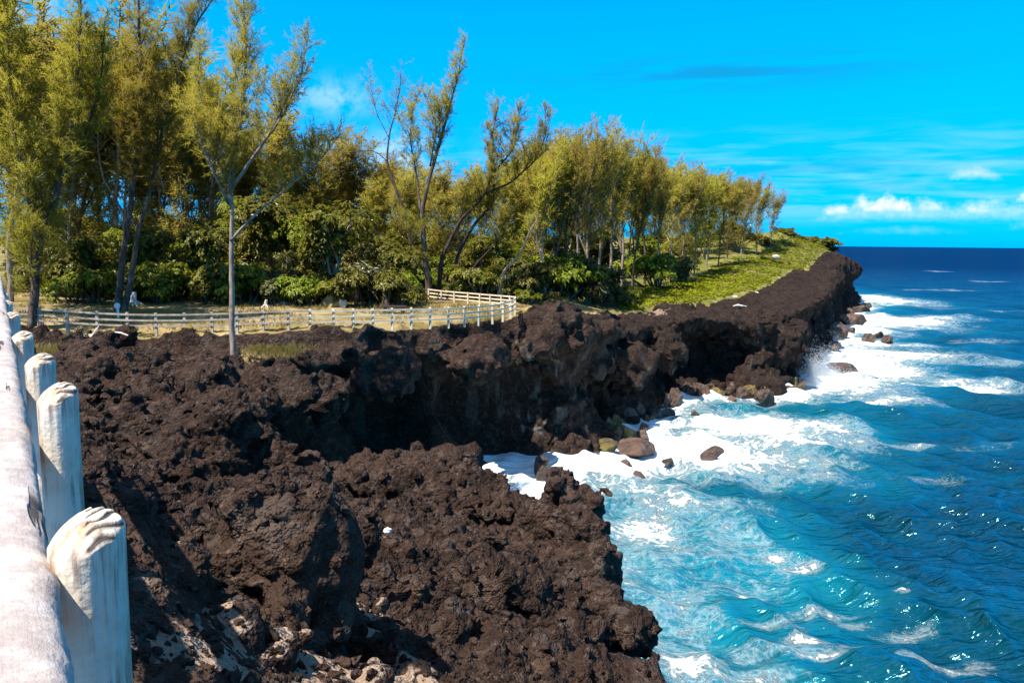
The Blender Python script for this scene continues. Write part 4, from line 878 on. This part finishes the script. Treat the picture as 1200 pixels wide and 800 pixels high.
if not QUICK or QUICK == "t":
    hero("casuarina_tree", "tall dense casuarina at the fence's landward end, foliage hanging almost to the ground", 54.5,
         [([(37, 389), (41, 340), (48, 285, .5), (70, 220), (84, 150), (92, 70), (95, -30)], .34, .05, .18), ([(48, 285, .5), (30, 215, -1), (15, 140, -1), (8, 40, -1), (10, -40)], .17, .03, .05), ([(70, 220), (100, 165, 1), (118, 105, 1), (122, 30, 1)], .13, .03, .05), ([(41, 345), (36, 300, -1), (40, 260, -1.5)], .05, .02, 0.0)], 11, **{**DENSE, 'lmax': 3.6, 'per_m': 4.8})
    hero("casuarina_tree", "twin-stemmed leaning casuarina just behind the fence beside the round white marker", 63,
         [([(137, 372), (143, 310), (150, 250), (158, 185), (163, 100), (160, 20), (158, -40)], .30, .05, .36), ([(145, 372), (157, 310), (163, 270), (182, 205, 1), (196, 130, 1), (226, 40, 1), (262, -20, 1)], .24, .04, .36), ([(182, 205, 1), (186, 130, 2), (180, 60, 2)], .10, .03, .1), ([(158, 190), (130, 140, -1), (118, 80, -1)], .09, .02, .1)], 12, bark='bark', **DENSE)
    hero("casuarina_tree", "slender pale-trunked casuarina rooted in the lava in front of the fence", 48,
         [([(274, 415), (271, 395), (269, 340), (268, 285), (267, 235), (263, 190), (243, 150), (228, 105), (232, 50)], .20, .03, .50), ([(268, 240), (276, 175, .5), (289, 110, .5), (291, 45, .5), (288, -15, .5)], .13, .02, .30), ([(268, 225), (300, 180, -.5), (335, 130, -.5), (352, 95, -.5), (362, 48, -.5)], .11, .02, .25), ([(270, 282), (300, 250, .6), (335, 222, .8), (375, 190, 1), (398, 158, 1)], .10, .02, .35), ([(267, 238), (252, 205, -.8), (238, 165, -1.2), (216, 118, -1.4)], .08, .02, .25)],
         13, bark='bark_pale', lmax=2.9, per_m=4.6, twig_n=11, needle_n=20, nl=0.38, nw=0.034, droop=.1)
    hero("casuarina_tree", "thin almost bare tree top rising against the sky above the shrubs", 82,
         [([(492, 352), (486, 300), (470, 235), (462, 215), (454, 190), (456, 165), (462, 140), (470, 105), (473, 74)], .22, .015, .70), ([(455, 190), (440, 176), (418, 178), (402, 180)], .06, .015, .3), ([(457, 163), (442, 135), (436, 105), (434, 82)], .05, .012, .3), ([(462, 140), (482, 125), (497, 100)], .045, .012, .3)],
         14, bark='bark', lmax=1.7, per_m=3.0, twig_n=9, needle_n=14, nl=0.34, nw=0.035, sparse=.3)
    hero("casuarina_tree", "tall upright casuarina with forked stems standing behind the end of the short fence", 79.5,
         [([(504, 342), (496, 290), (493, 245), (504, 195), (520, 135), (533, 90), (542, 46)], .33, .02, .50), ([(493, 248), (489, 205, 1), (481, 160, 1), (488, 112, 1)], .13, .02, .30), ([(504, 195), (512, 150, -1), (500, 110, -1)], .09, .02, .3), ([(502, 330), (488, 300, -1), (478, 270, -1), (462, 255, -1)], .10, .02, .5)],
         15, bark='bark', lmax=2.7, per_m=3.8, twig_n=10, needle_n=18, nl=0.42, nw=0.042, droop=.1)
    hero("casuarina_tree", "casuarina with dark leaning stems fanning out over the short fence", 81,
         [([(512, 342), (518, 300), (538, 258), (566, 228), (577, 205), (574, 160), (582, 118)], .26, .02, .45), ([(530, 342), (536, 300, 1), (556, 262, 1), (578, 238, 1), (577, 205, 1)], .22, .08, .6), ([(566, 228), (598, 215, 1), (626, 190, 1), (640, 160, 1), (638, 128, 1)], .12, .02, .25), ([(577, 205), (600, 175, 1), (608, 125, 1)], .10, .02, .2), ([(545, 340), (556, 310), (580, 285), (600, 250)], .12, .02, .6)],
         16, bark='bark_dark', lmax=3.0, per_m=4.0, twig_n=10, needle_n=18, nl=0.42, nw=0.042, droop=.1)
    hero("casuarina_tree", "pale crooked trunk leaning out beyond the short fence's curve", 82, [([(582, 335), (592, 315), (612, 296), (620, 272), (634, 251)], .17, .05, .75)], 17, bark='bark_pale', lmax=1.6, per_m=3, needle_n=10)

# a few shapes of casuarina, copied through the stands
def stand_variants(tr=1.0, f0=(.22, .42), sd=300):
    out = []
    for v in range(7):
        rng = np.random.default_rng(sd + v); Hh = 16.0; lx, ly = rng.normal(0.9, .7), rng.normal(0, .6)
        main = [np.array([0, 0, -0.6]), np.array([lx * .1, ly * .1, Hh * .25]), np.array([lx * .4 + rng.normal() * .25, ly * .4, Hh * .5]), np.array([lx * .8, ly * .8, Hh * .78]), np.array([lx * 1.5, ly * 1.2, Hh * 1.02])]
        st = [(main, np.array([.16, .13, .09, .05, .012]) * tr, rng.uniform(*f0))]
        for k in range(rng.integers(1, 3)):
            z = rng.uniform(.22, .48); b = main[1] + (main[2] - main[1]) * ((z - .25) / .25); a = rng.uniform(0, 6.28); sp = rng.uniform(1.0, 2.0)
            st.append(([b, b + np.array([math.cos(a) * sp * .6, math.sin(a) * sp * .6, Hh * .16]), b + np.array([math.cos(a) * sp + .5, math.sin(a) * sp, Hh * .34]), b + np.array([math.cos(a) * sp * 1.2 + 1.0, math.sin(a) * sp * 1.2, Hh * .5])], np.array([.10, .08, .05, .012]) * tr, .18))
        for k in range(4):      # upright leaders give the ragged, feathery top
            z = rng.uniform(.45, .74); b = main[2] + (main[3] - main[2]) * np.clip((z - .5) / .28, 0, 1); a = rng.uniform(0, 6.28); sp = rng.uniform(.7, 1.7); tp = rng.uniform(.84, 1.05) * Hh
            st.append(([b, b + np.array([math.cos(a) * sp * .7 + .1, math.sin(a) * sp * .7, (tp - b[2]) * .4]), b + np.array([math.cos(a) * sp + .7, math.sin(a) * sp, tp - b[2]])], np.array([.05, .035, .01]) * tr, .12))
        tb, V, F = casuarina_mesh(st, rng, lmax=2.1, per_m=3.1, twig_n=9, needle_n=10, nl=0.52, nw=0.062, up=.85, lean=(.10, 0), sides=5, elev=(30, 62), twig_len=(.6, 1.2), tip=.2)
        mt = mesh_np("trunk", np.concatenate(tb.V), [np.concatenate(tb.Q), np.concatenate(tb.T)], True); mt.materials.append(M[('bark_pale', 'bark_pale', 'bark')[v % 3]])
        mc = leafy("crown", V, F); mc.materials.append(M[('needle_brown', 'needle', 'needle_brown')[v % 3]])
        out.append((mt, mc, 16.5))
    return out
def put_tree(kind_name, var, px, py_top, d, label, cat, group, seed, rzr=1.0, wide=1.0, dx=0.0):
    r = random.Random(seed); q = P(px, py_top, d); z = hz1(q.x, d); h = max(q.z - z, 2.0); s = h / var[2]
    root = empty(kind_name, (q.x, d, z - 0.05), r.uniform(-.9, .9) * rzr); root.scale = (s * wide * r.uniform(.9, 1.15), s * wide * r.uniform(.9, 1.15), s); tag(root, label, cat, group)
    link("trunk", var[0], None, root); link("crown", var[1], None, root); return root
ORD = ["first", "second", "third", "fourth", "fifth", "sixth", "seventh", "eighth", "ninth", "tenth", "eleventh", "twelfth", "thirteenth", "fourteenth", "fifteenth", "sixteenth", "seventeenth", "eighteenth", "nineteenth", "twentieth", "twenty-first", "twenty-second", "twenty-third", "twenty-fourth", "twenty-fifth", "twenty-sixth"]
if not QUICK or QUICK == "t":
    VAR = stand_variants(); VARB = stand_variants(.62, (.06, .22), 340); VARC = stand_variants(.6, (.32, .46), 380)
    # front row of the windward stand, counted from its seaward end
    front = [(906, 222, 205), (890, 212, 198), (872, 205, 186), (856, 212, 178), (846, 206, 168), (832, 203, 165), (818, 196, 155), (803, 190, 150), (789, 188, 141), (774, 192, 134), (760, 176, 131), (745, 170, 122), (733, 162, 119), (719, 154, 112), (706, 150, 108), (692, 146, 103), (678, 160, 100), (664, 153, 95), (650, 160, 92), (636, 164, 90)]
    for i, (px, py, d) in enumerate(front):
        put_tree("casuarina_tree", (VARB if i < 9 else VAR)[(i * 3) % 7], px, py, d, "slim wind-leaning casuarina, %s from the seaward end of the stand's front row" % ORD[i], "tree", "casuarinas along the front of the headland stand", 400 + i, wide=1.35 if i < 9 else 1.05)
    rr = random.Random(9)
    for i in range(44):
        t = (i + rr.random()) / 44; px = 880 - t * 245; d = 205 - t * 95 + rr.uniform(10, 45) ; top = 216 - t * 55 + rr.uniform(-6, 16)
        put_tree("casuarina_tree", (VARB if i < 22 else VAR)[(i * 5 + 2) % 7], px + rr.uniform(-6, 6), top, d, "slim casuarina deep inside the headland stand behind the front row", "tree", "casuarinas deep inside the headland stand", 500 + i, wide=1.2)
    for i in range(62):
        t = (i + rr.random()) / 62; px = -70 + t * 715; d = rr.uniform(88, 128)
        if px < 250 and i % 3 == 1: continue
        top = (np.interp(px, [-70, 60, 180, 260, 330, 420, 520, 600, 650], [40, 60, 90, 150, 185, 196, 190, 180, 165]) + rr.uniform(-10, 26))
        put_tree("casuarina_tree", VARB[(i * 4 + 1) % 7], px, top, d, "bushy casuarina in the wood behind the broad-leaved thicket", "tree", "casuarinas in the wood behind the thicket", 600 + i, wide=1.6)
    for i, (px, top, d) in enumerate([(-45, -60, 58), (-12, 0, 66), (22, 30, 86), (118, 20, 92), (75, 50, 96), (205, 60, 92), (232, 95, 97), (185, 100, 95), (320, 130, 95), (365, 150, 98), (250, 150, 104), (405, 165, 98)]):
        put_tree("casuarina_tree", VARC[(i * 2 + 1) % 7], px, top, d, ["casuarina half out of the picture beyond the log fence", "casuarina rising close behind the dense tree at the fence's landward end", "olive casuarina standing landward of the twin-stemmed tree", "tall casuarina filling the gap between the dense and twin-stemmed trees",
                 "casuarina set back in the wood landward of the twin-stemmed tree", "casuarina just seaward of the twin-stemmed tree", "casuarina behind the slender pale-trunked tree, on its landward side", "casuarina set back between the twin-stemmed and pale-trunked trees", "casuarina whose crown shows just seaward of the slender pale-trunked tree", "casuarina over the tallest part of the broad-leaved thicket", "casuarina far back behind the slender pale-trunked tree", "casuarina beside the thin almost bare tree top"][i], "tree", "casuarinas near the terrace", 700 + i, wide=1.9)

# broad-leaved thicket
def rosettes(C, A, n, L, w, rng, flat=0.35):
    """n leaves round every point of C, axis A"""
    k = len(C); rep = np.repeat(np.arange(k), n); ax = A[rep]; rd = unit(np.cross(ax, rng.normal(size=(k * n, 3)))); d = unit(rd + ax * rng.uniform(-.2, .9, k * n)[:, None] * (1 - flat) + np.array([0, 0, -0.1]))
    ll = L * rng.uniform(.65, 1.25, k * n); sd = unit(np.cross(d, ax + rng.normal(size=(k * n, 3)) * .25)) * (w * rng.uniform(.7, 1.2, k * n))[:, None] * .5
    p = C[rep] + rng.normal(size=(k * n, 3)) * 0.03; mid = p + d * (ll * .55)[:, None] + np.array([0, 0, 0.02]); tip = p + d * ll[:, None] - np.array([0, 0, 1.0]) * (ll * .22)[:, None]
    V = np.stack([p, mid - sd, tip, mid + sd], 1).reshape(-1, 3); q = np.arange(k * n)[:, None] * 4
    return V, np.concatenate([q + np.array([0, 1, 2]), q + np.array([0, 2, 3])])
def bush_variant(seed, kind, lm, bk):
    rng = np.random.default_rng(seed); mb = MB()
    if kind == 'tree': rx, rz, zc, n = 2.6, 3.0, 4.2, 520
    elif kind == 'shrub': rx, rz, zc, n = 1.8, 1.4, 1.3, 330
    elif kind == 'pandanus': rx, rz, zc, n = 1.6, 1.6, 2.3, 46
    k = 7 if kind != 'pandanus' else 5
    lob = [(rng.normal(size=3) * np.array([rx * .45, rx * .45, rz * .4]) + np.array([0, 0, zc]), rng.uniform(.4, .65)) for _ in range(k)]
    C = []; A = []
    for i in range(n):
        c, s = lob[rng.integers(k)]; u = unit(rng.normal(size=3)); u[2] = abs(u[2]) * .9 - .25 if rng.random() < .85 else u[2]; rr_ = rng.uniform(.45, 1.06)
        C.append(c + u * np.array([rx, rx, rz]) * s * rr_); A.append(unit(u + np.array([0, 0, .6]) + rng.normal(size=3) * .3))
    C, A = np.array(C), np.array(A)
    m = C[:, 2] > 0.1; C, A = C[m], A[m]
    for c, s in lob:
        b = np.array([rng.normal() * .25, rng.normal() * .25, -.4]); md = (b + c) / 2 + rng.normal(size=3) * .3
        P_, R2, _ = resample([b, md, c, c + np.array([0, 0, rz * s * .6])], [.10, .07, .045, .015], .5); mb.tube(P_, R2, 5)
        for q in range(6): mb.tube(bez(c - np.array([0, 0, rz * s * rng.random() * .6]), rng.normal(size=3) + np.array([0, 0, .5]), rx * s, .3, 3, rng), [.03, .022, .016, .008], 4, False)
    V, F = rosettes(C, A, 13, .29, .130, rng) if kind != 'pandanus' else rosettes(C, A, 26, .95, .085, rng, .1)
    mt = mesh_np("stem", np.concatenate(mb.V), [np.concatenate(mb.Q), np.concatenate(mb.T)], True); mt.materials.append(M[bk]); mc = leafy("foliage", V, F, .8, .45); mc.materials.append(M[lm])
    return mt, mc, float(np.percentile(C[:, 2], 97))
def put_bush(name, var, x, y, h, label, cat, group, seed, wide=1.0):
    r = random.Random(seed); z = hz1(x, y); s = h / var[2]; root = empty(name, (x, y, z - 0.05), r.uniform(0, 6.28)); root.scale = (s * wide, s * wide, s); tag(root, label, cat, group)
    link("stem", var[0], None, root); link("foliage", var[1], None, root); return root
if not QUICK or QUICK == "t":
    BT = [bush_variant(800 + i, 'tree', ('leaf', 'leaf', 'leaf_bright')[i % 3], 'bark_pale') for i in range(4)]
    BS = [bush_variant(820 + i, 'shrub', ('leaf', 'leaf_bright', 'leaf_bright', 'pandanus')[i], 'bark') for i in range(4)]
    BP = [bush_variant(840 + i, 'pandanus', 'pandanus', 'bark_pale') for i in range(3)]
    rr = random.Random(21)
    for i in range(34):
        px = 20 + (i + rr.random()) / 34 * 640; d = rr.uniform(72.5, 86) + (11 if px > 480 else 0); h = np.interp(px, [20, 240, 300, 430, 480, 660], [5.0, 5.5, 8.6, 8.2, 5.4, 5.6]) * rr.uniform(.72, 1.1)
        put_bush("broadleaf_tree", BT[i % 4], P(px, 340, d).x, d, h, "small broad-leaved tree in the thicket behind the terrace", "tree", "broad-leaved trees in the thicket", 900 + i, 1.05)
    for i in range(40):
        t = (i + rr.random()) / 40; px = 20 + t * 860; d = np.interp(px, [20, 640, 880], [96, 104, 196]) + rr.uniform(0, 22); h = rr.uniform(5.0, 8.5)
        put_bush("broadleaf_tree", BT[i % 4], P(px, 340, d).x, d, h, "shaded broad-leaved tree deep in the wood under the casuarinas", "tree", "broad-leaved trees deep in the wood", 1200 + i, 1.3)
    for i in range(46):
        px = 40 + (i + rr.random()) / 46 * 600; d = rr.uniform(67.5, 75) + (13 if px > 480 else 0); h = rr.uniform(1.3, 3.2)
        put_bush("shrub", BS[(i * 3) % 3 if px < 260 else (0, 3, 0, 1)[i % 4]], P(px, 350, d).x, d, h, "leafy shrub at the edge of the thicket behind the terrace", "shrub", "shrubs along the edge of the thicket", 950 + i)
    for i, (px, d, h, lab) in enumerate([(108, 67, 2.6, "bright green rounded shrub behind the fence, beside the twin-stemmed tree"), (85, 68, 2.0, "low bright green shrub next to the rounded one behind the fence"), (190, 68, 2.4, "bright green shrub just seaward of the twin-stemmed tree"), (205, 69.5, 3.2, "tall yellow-green shrub seaward of the twin-stemmed tree"), (800, 140, 4.2, "dark rounded bush on the green slope in front of the stand"), (716, 99, 2.9, "rounded green bush beside the pandanus clump at the turf edge"), (700, 97, 3.2, "stiff green bush touching the pandanus clump"), (733, 103, 2.2, "low dark bush at the rim of the bright ground cover"), (770, 125, 5.0, "yellow-green broad bush under the stand's trees"), (650, 92, 4.6, "bright green bush landward of the pandanus clump"), (620, 88, 4.0, "green bush just beyond the fence's curve"), (560, 84, 3.0, "green bush behind the short white fence")]):
        put_bush("shrub", BS[1 if 'bright' in lab or 'yellow' in lab else (0 if i % 2 else 3)], P(px, 340, d).x, d, h, lab, "shrub", None, 1000 + i, 1.25 if i == 4 else 1.0)
    for i, (px, d, h, lab) in enumerate([(672, 96, 5.2, "tallest pandanus of the clump, with hanging dead leaves"), (688, 95, 4.6, "pandanus arching over the dark hollow at the turf edge"), (655, 97, 4.4, "pandanus on the landward side of the dark hollow"), (703, 98, 4.0, "pandanus with upright leaves on the seaward side of the dark hollow"), (640, 94, 4.8, "pandanus standing behind the fence's curve"), (335, 72, 4.0, "pandanus with pale stems inside the thicket behind the long fence"), (430, 71, 3.4, "grey-green pandanus at the thicket's foot near the low dark bench")]):
        put_bush("pandanus_tree", BP[i % 3], P(px, 340, d).x, d, h, lab, "pandanus", "pandanus clump", 1050 + i)
    for i, (px, d, h) in enumerate([(962, 232, 3.4), (955, 233, 2.6), (968, 234, 4.2), (972, 236, 3.2), (945, 230, 2.0), (936, 226, 1.6), (926, 224, 2.0), (912, 222, 2.2), (918, 216, 1.6), (950, 240, 3.0), (895, 206, 2.4), (966, 228, 2.2)]):
        put_bush("shrub", BS[3 if i % 2 else 0], P(px, 300, d).x, d, h, "dark wind-clipped scrub bush on the headland's outer rim", "shrub", "scrub bushes on the headland rim", 1100 + i, 1.6)

# ground cover on the headland and dry grass on the terrace
def scatter(n, x0, x1, y0, y1, test, seed):
    rng = np.random.default_rng(seed); y = y0 + (y1 - y0) * rng.random(n); x = x0 + (x1 - x0) * rng.random(n); k = test(x, y); x, y = x[k], y[k]
    return np.column_stack([x, y, hz(x, y)]), rng
TL = [(-70, 86), (2.0, 86), (9.0, 97), (16, 110), (24, 124), (33, 142), (43, 163), (57, 187), (67, 203), (76, 215)]      # the front edge of the trees
def tree_line(x): return np.interp(x, [p[0] for p in TL], [p[1] for p in TL])
def cover_test(x, y):
    p = np.column_stack([x, y]).astype(np.float32); T = seg_dist(x, y, TURF); n = vnoise(p, 7.0, 70) * .7 + vnoise(p, 2.2, 71) * .5
    return (T < -0.9 + n * 1.3) & (y < tree_line(x) + 3 + 5 * n + 40 * (x > 70)) & (x > 12.5 + (y - 100) * .08 + n * 2) & (n > -0.62)
C, rng = scatter(60000, 10, 100, 97, 262, cover_test, 31)
C = C[rng.random(len(C)) < np.clip(110.0 / C[:, 1], 0, 1)]
C[:, 2] += np.abs(vnoise(C, 3.0, 72)) * 0.75 + 0.08; k = len(C)
V, F = rosettes(C, unit(np.column_stack([rng.normal(size=k) * .35, rng.normal(size=k) * .35, np.ones(k)])), 9, .33, .22, rng, .2)
tag(link("ground_cover", leafy("ground_cover", V, F, 3.0, .35), M['cover']), "bright green creeping ground cover on the headland slope", "ground cover", kind="stuff")
def dry_test(x, y):
    p = np.column_stack([x, y]).astype(np.float32); T = seg_dist(x, y, TURF); n = vnoise(p, 5.0, 74) * .7 + vnoise(p, 1.6, 75) * .6
    return (T < -0.4) & (y < tree_line(x) + 4) & (n > -0.1)
C, rng = scatter(26000, -46, 26, 54, 112, dry_test, 33)
for px, py, d, rr_, nn in ((330, 394, 52.0, 1.4, 420), (60, 398, 51.5, 1.3, 300), (300, 396, 52.5, .9, 200), (62, 405, 50.5, 1.0, 200)):
    c = P(px, py, d); a = rng.normal(size=(nn, 2)) * rr_ * .55; x = c.x + a[:, 0]; y = c.y + a[:, 1]; C = np.concatenate([C, np.column_stack([x, y, hz(x, y) + .25])])
k = len(C); V, F = needles(C, np.tile(np.array([[0, 0, 1.0]]), (k, 1)), np.full(k, .05), 4, .30, .045, rng, .55, 0, .3)
tag(link("dry_grass", mesh_np("dry_grass", V, F), M['drygrass']), "sparse yellow dry grass on the fenced terrace", "grass", kind="stuff")

# loose clinker lying over the near slope
def rubble():
    rng = np.random.default_rng(44); n = 7000; d = 4.0 * (30 / 4.0) ** rng.random(n); px = rng.uniform(90, 760, n); x = (px - 600) / FPX * d
    ok = (seg_dist(x, d, COAST) < -1.0); x, d = x[ok], d[ok]; n = len(x); z = hz(x, d)
    dg = bpy.context.evaluated_depsgraph_get(); dg.update(); keep = []
    for i in range(n):
        hit, loc, nr, _, ob, _ = sc.ray_cast(dg, Vector((float(x[i]), float(d[i]), 17.4)), Vector((0, 0, -1)))
        if hit and ob.name.startswith(("lava", "near")) and nr.z > .35: keep.append((loc.x, loc.y, loc.z))
    K = np.array(keep, np.float32); n = len(K); base = []
    for s in range(6):
        import bmesh
        bm = bmesh.new(); bmesh.ops.create_icosphere(bm, subdivisions=1, radius=1); V = np.array([v.co[:] for v in bm.verts]); F = np.array([[v.index for v in f.verts] for f in bm.faces]); bm.free()
        r = np.random.default_rng(s); V = V * (1 + r.normal(size=(len(V), 1)) * .22) * r.uniform(.7, 1.2, 3); base.append((V, F))
    Vs, Fs, o = [], [], 0
    for i in range(n):
        V, F = base[i % 6]; s = (0.008 + 0.0034 * K[i, 1]) * (0.35 + rng.random() ** 4 * 2.2); a = rng.uniform(0, 6.28); c_, s_ = math.cos(a), math.sin(a)
        W_ = V @ np.array([[c_, s_, 0], [-s_, c_, 0], [0, 0, 1]]) * s + K[i]; Vs.append(W_); Fs.append(F + o); o += len(V)
    me = mesh_np("lava_rubble", np.concatenate(Vs), np.concatenate(Fs)); 
    for a in ("turf", "green", "sand", "streak"): fattr(me, a, np.zeros(o))
    tag(link("lava_rubble", me, M['lava']), "loose brown clinker scattered over the lava slope", "rubble", kind="stuff")
rubble()

# ------------------------------------------------------------------ small things
def on(px, d, dz=0.0): x = P(px, 380, d).x; return np.array([x, d, hz1(x, d) + dz])
root = empty("bench", on(462, 64.5)); tag(root, "low dark bench on the dry terrace behind the long fence", "bench")
mb = MB(); mb.beam((-1.0, 0, .50), (1.0, 0, .50), .7, .14); mb.build("seat", M['darkwood'], root)
for sx in (-.72, .72):
    mb = MB(); mb.beam((sx, 0, -.2), (sx, 0, .43), .24, .55); mb.build("leg", M['darkwood'], root)
b = on(139, 58.5); root = empty("marker_post", b); tag(root, "short white post topped by a round white disc, before the twin-stemmed tree", "marker")
mb = MB(); mb.tube([(0, 0, -.3), (0, 0, .85)], .09, 10); mb.build("post", M['white'], root)
mb = MB(); mb.tube([(0, -.11, 1.0), (0, -.05, 1.0)], .22, 20); mb.build("disc", M['white'], root)
b = on(772, 128); root = empty("sign_post", b); tag(root, "small white and red sign post beside the bush under the stand", "sign")
mb = MB(); mb.tube([(0, 0, -.3), (0, 0, 2.2)], .10, 8); mb.build("post", M['white'], root)
mb = MB(); mb.beam((-.28, -.14, 1.3), (.28, -.14, 1.3), .05, .55); mb.build("panel", M['redpaint'], root)
def stone(name, px, d, rx, ry, rz, mat, label, cat, seed, dz=0.0):
    o = link(name, rock_mesh(seed, rx, ry, rz, 3), M[mat]); o.location = on(px, d, rz * .45 + dz); tag(o, label, cat)
stone("rock", 391, 68, 1.25, .8, .85, 'ochrestone', "ochre grass-topped boulder at the thicket's foot, pale on one face", "rock", 61)
stone("rock", 402, 67.6, .40, .4, .8, 'palestone', "pale upright stone against the ochre boulder", "rock", 62)
stone("rock", 905, 196, 1.6, 1.0, .9, 'palestone', "pale orange rock at the green slope's seaward edge", "rock", 63)
stone("rock", 860, 119, .55, .35, .2, 'palestone', "pale stone on the lava where the ground cover ends", "rock", 66)
stone("rock", 885, 128, .55, .35, .2, 'palestone', "pale stone higher on the lava where the ground cover ends", "rock", 67)
def drift(name, pts, r, label, cat, mat='bleached', part=None):
    mb = MB(); mb.tube(pts, r, 6); o = mb.build(name, M[mat]); tag(o, label, cat)
a = on(866, 108); drift("driftwood", [a + (-.9, 0, .15), a + (-.2, .1, .28), a + (.3, 0, .2), a + (1.0, .2, .12)], [.1, .18, .14, .06], "bleached white driftwood lying on the dark lava shelf", "driftwood")
a = np.array(P(101, 398, 51.0)); e = np.array(P(116, 382, 51.6)); drift("branch", [a, a * .6 + e * .4 + (0, 0, -.12), e], [.07, .06, .03], "bleached curved branch leaning on the lava mound below the fence", "branch")
a = np.array(P(134, 389, 51.4)); e = np.array(P(150, 393, 51.0)); drift("branch", [a, (a + e) / 2 + (0, 0, .05), e], [.05, .07, .04], "pale straight branch lying beyond the lava mound below the fence", "branch")
def stump(px, d, h, label):
    b = on(px, d); root = MB(); rg = np.random.default_rng(int(px)); root.tube([b + (0, 0, -.2), b + (0, 0, h * .55), b + (.08, 0, h)], [.30 * h, .22 * h, .16 * h], 9)
    for k in range(5):
        a = k * 1.26 + .4; root.tube([b + (0, 0, h * .35), b + (math.cos(a) * .4 * h, math.sin(a) * .4 * h, h * .18), b + (math.cos(a) * .8 * h, math.sin(a) * .8 * h, -.05)], [.14 * h, .10 * h, .03], 5)
    o = root.build("tree_stump", M['bleached']); tag(o, label, "stump")
stump(312, 66.5, .6, "white bleached stump at the thicket's foot seaward of the pale-trunked tree"); stump(331, 68, .9, "grey split stump beside the white bleached stump")
stump(158, 66, 1.1, "pale stump beside the twin-stemmed tree's foot")
c = P(455, 622, 12.4); o = link("stone", rock_mesh(70, .095, .07, .055, 3), M['white']); o.location = (c.x, c.y, c.z + .02); tag(o, "small bright white lump lying on the near lava", "stone")
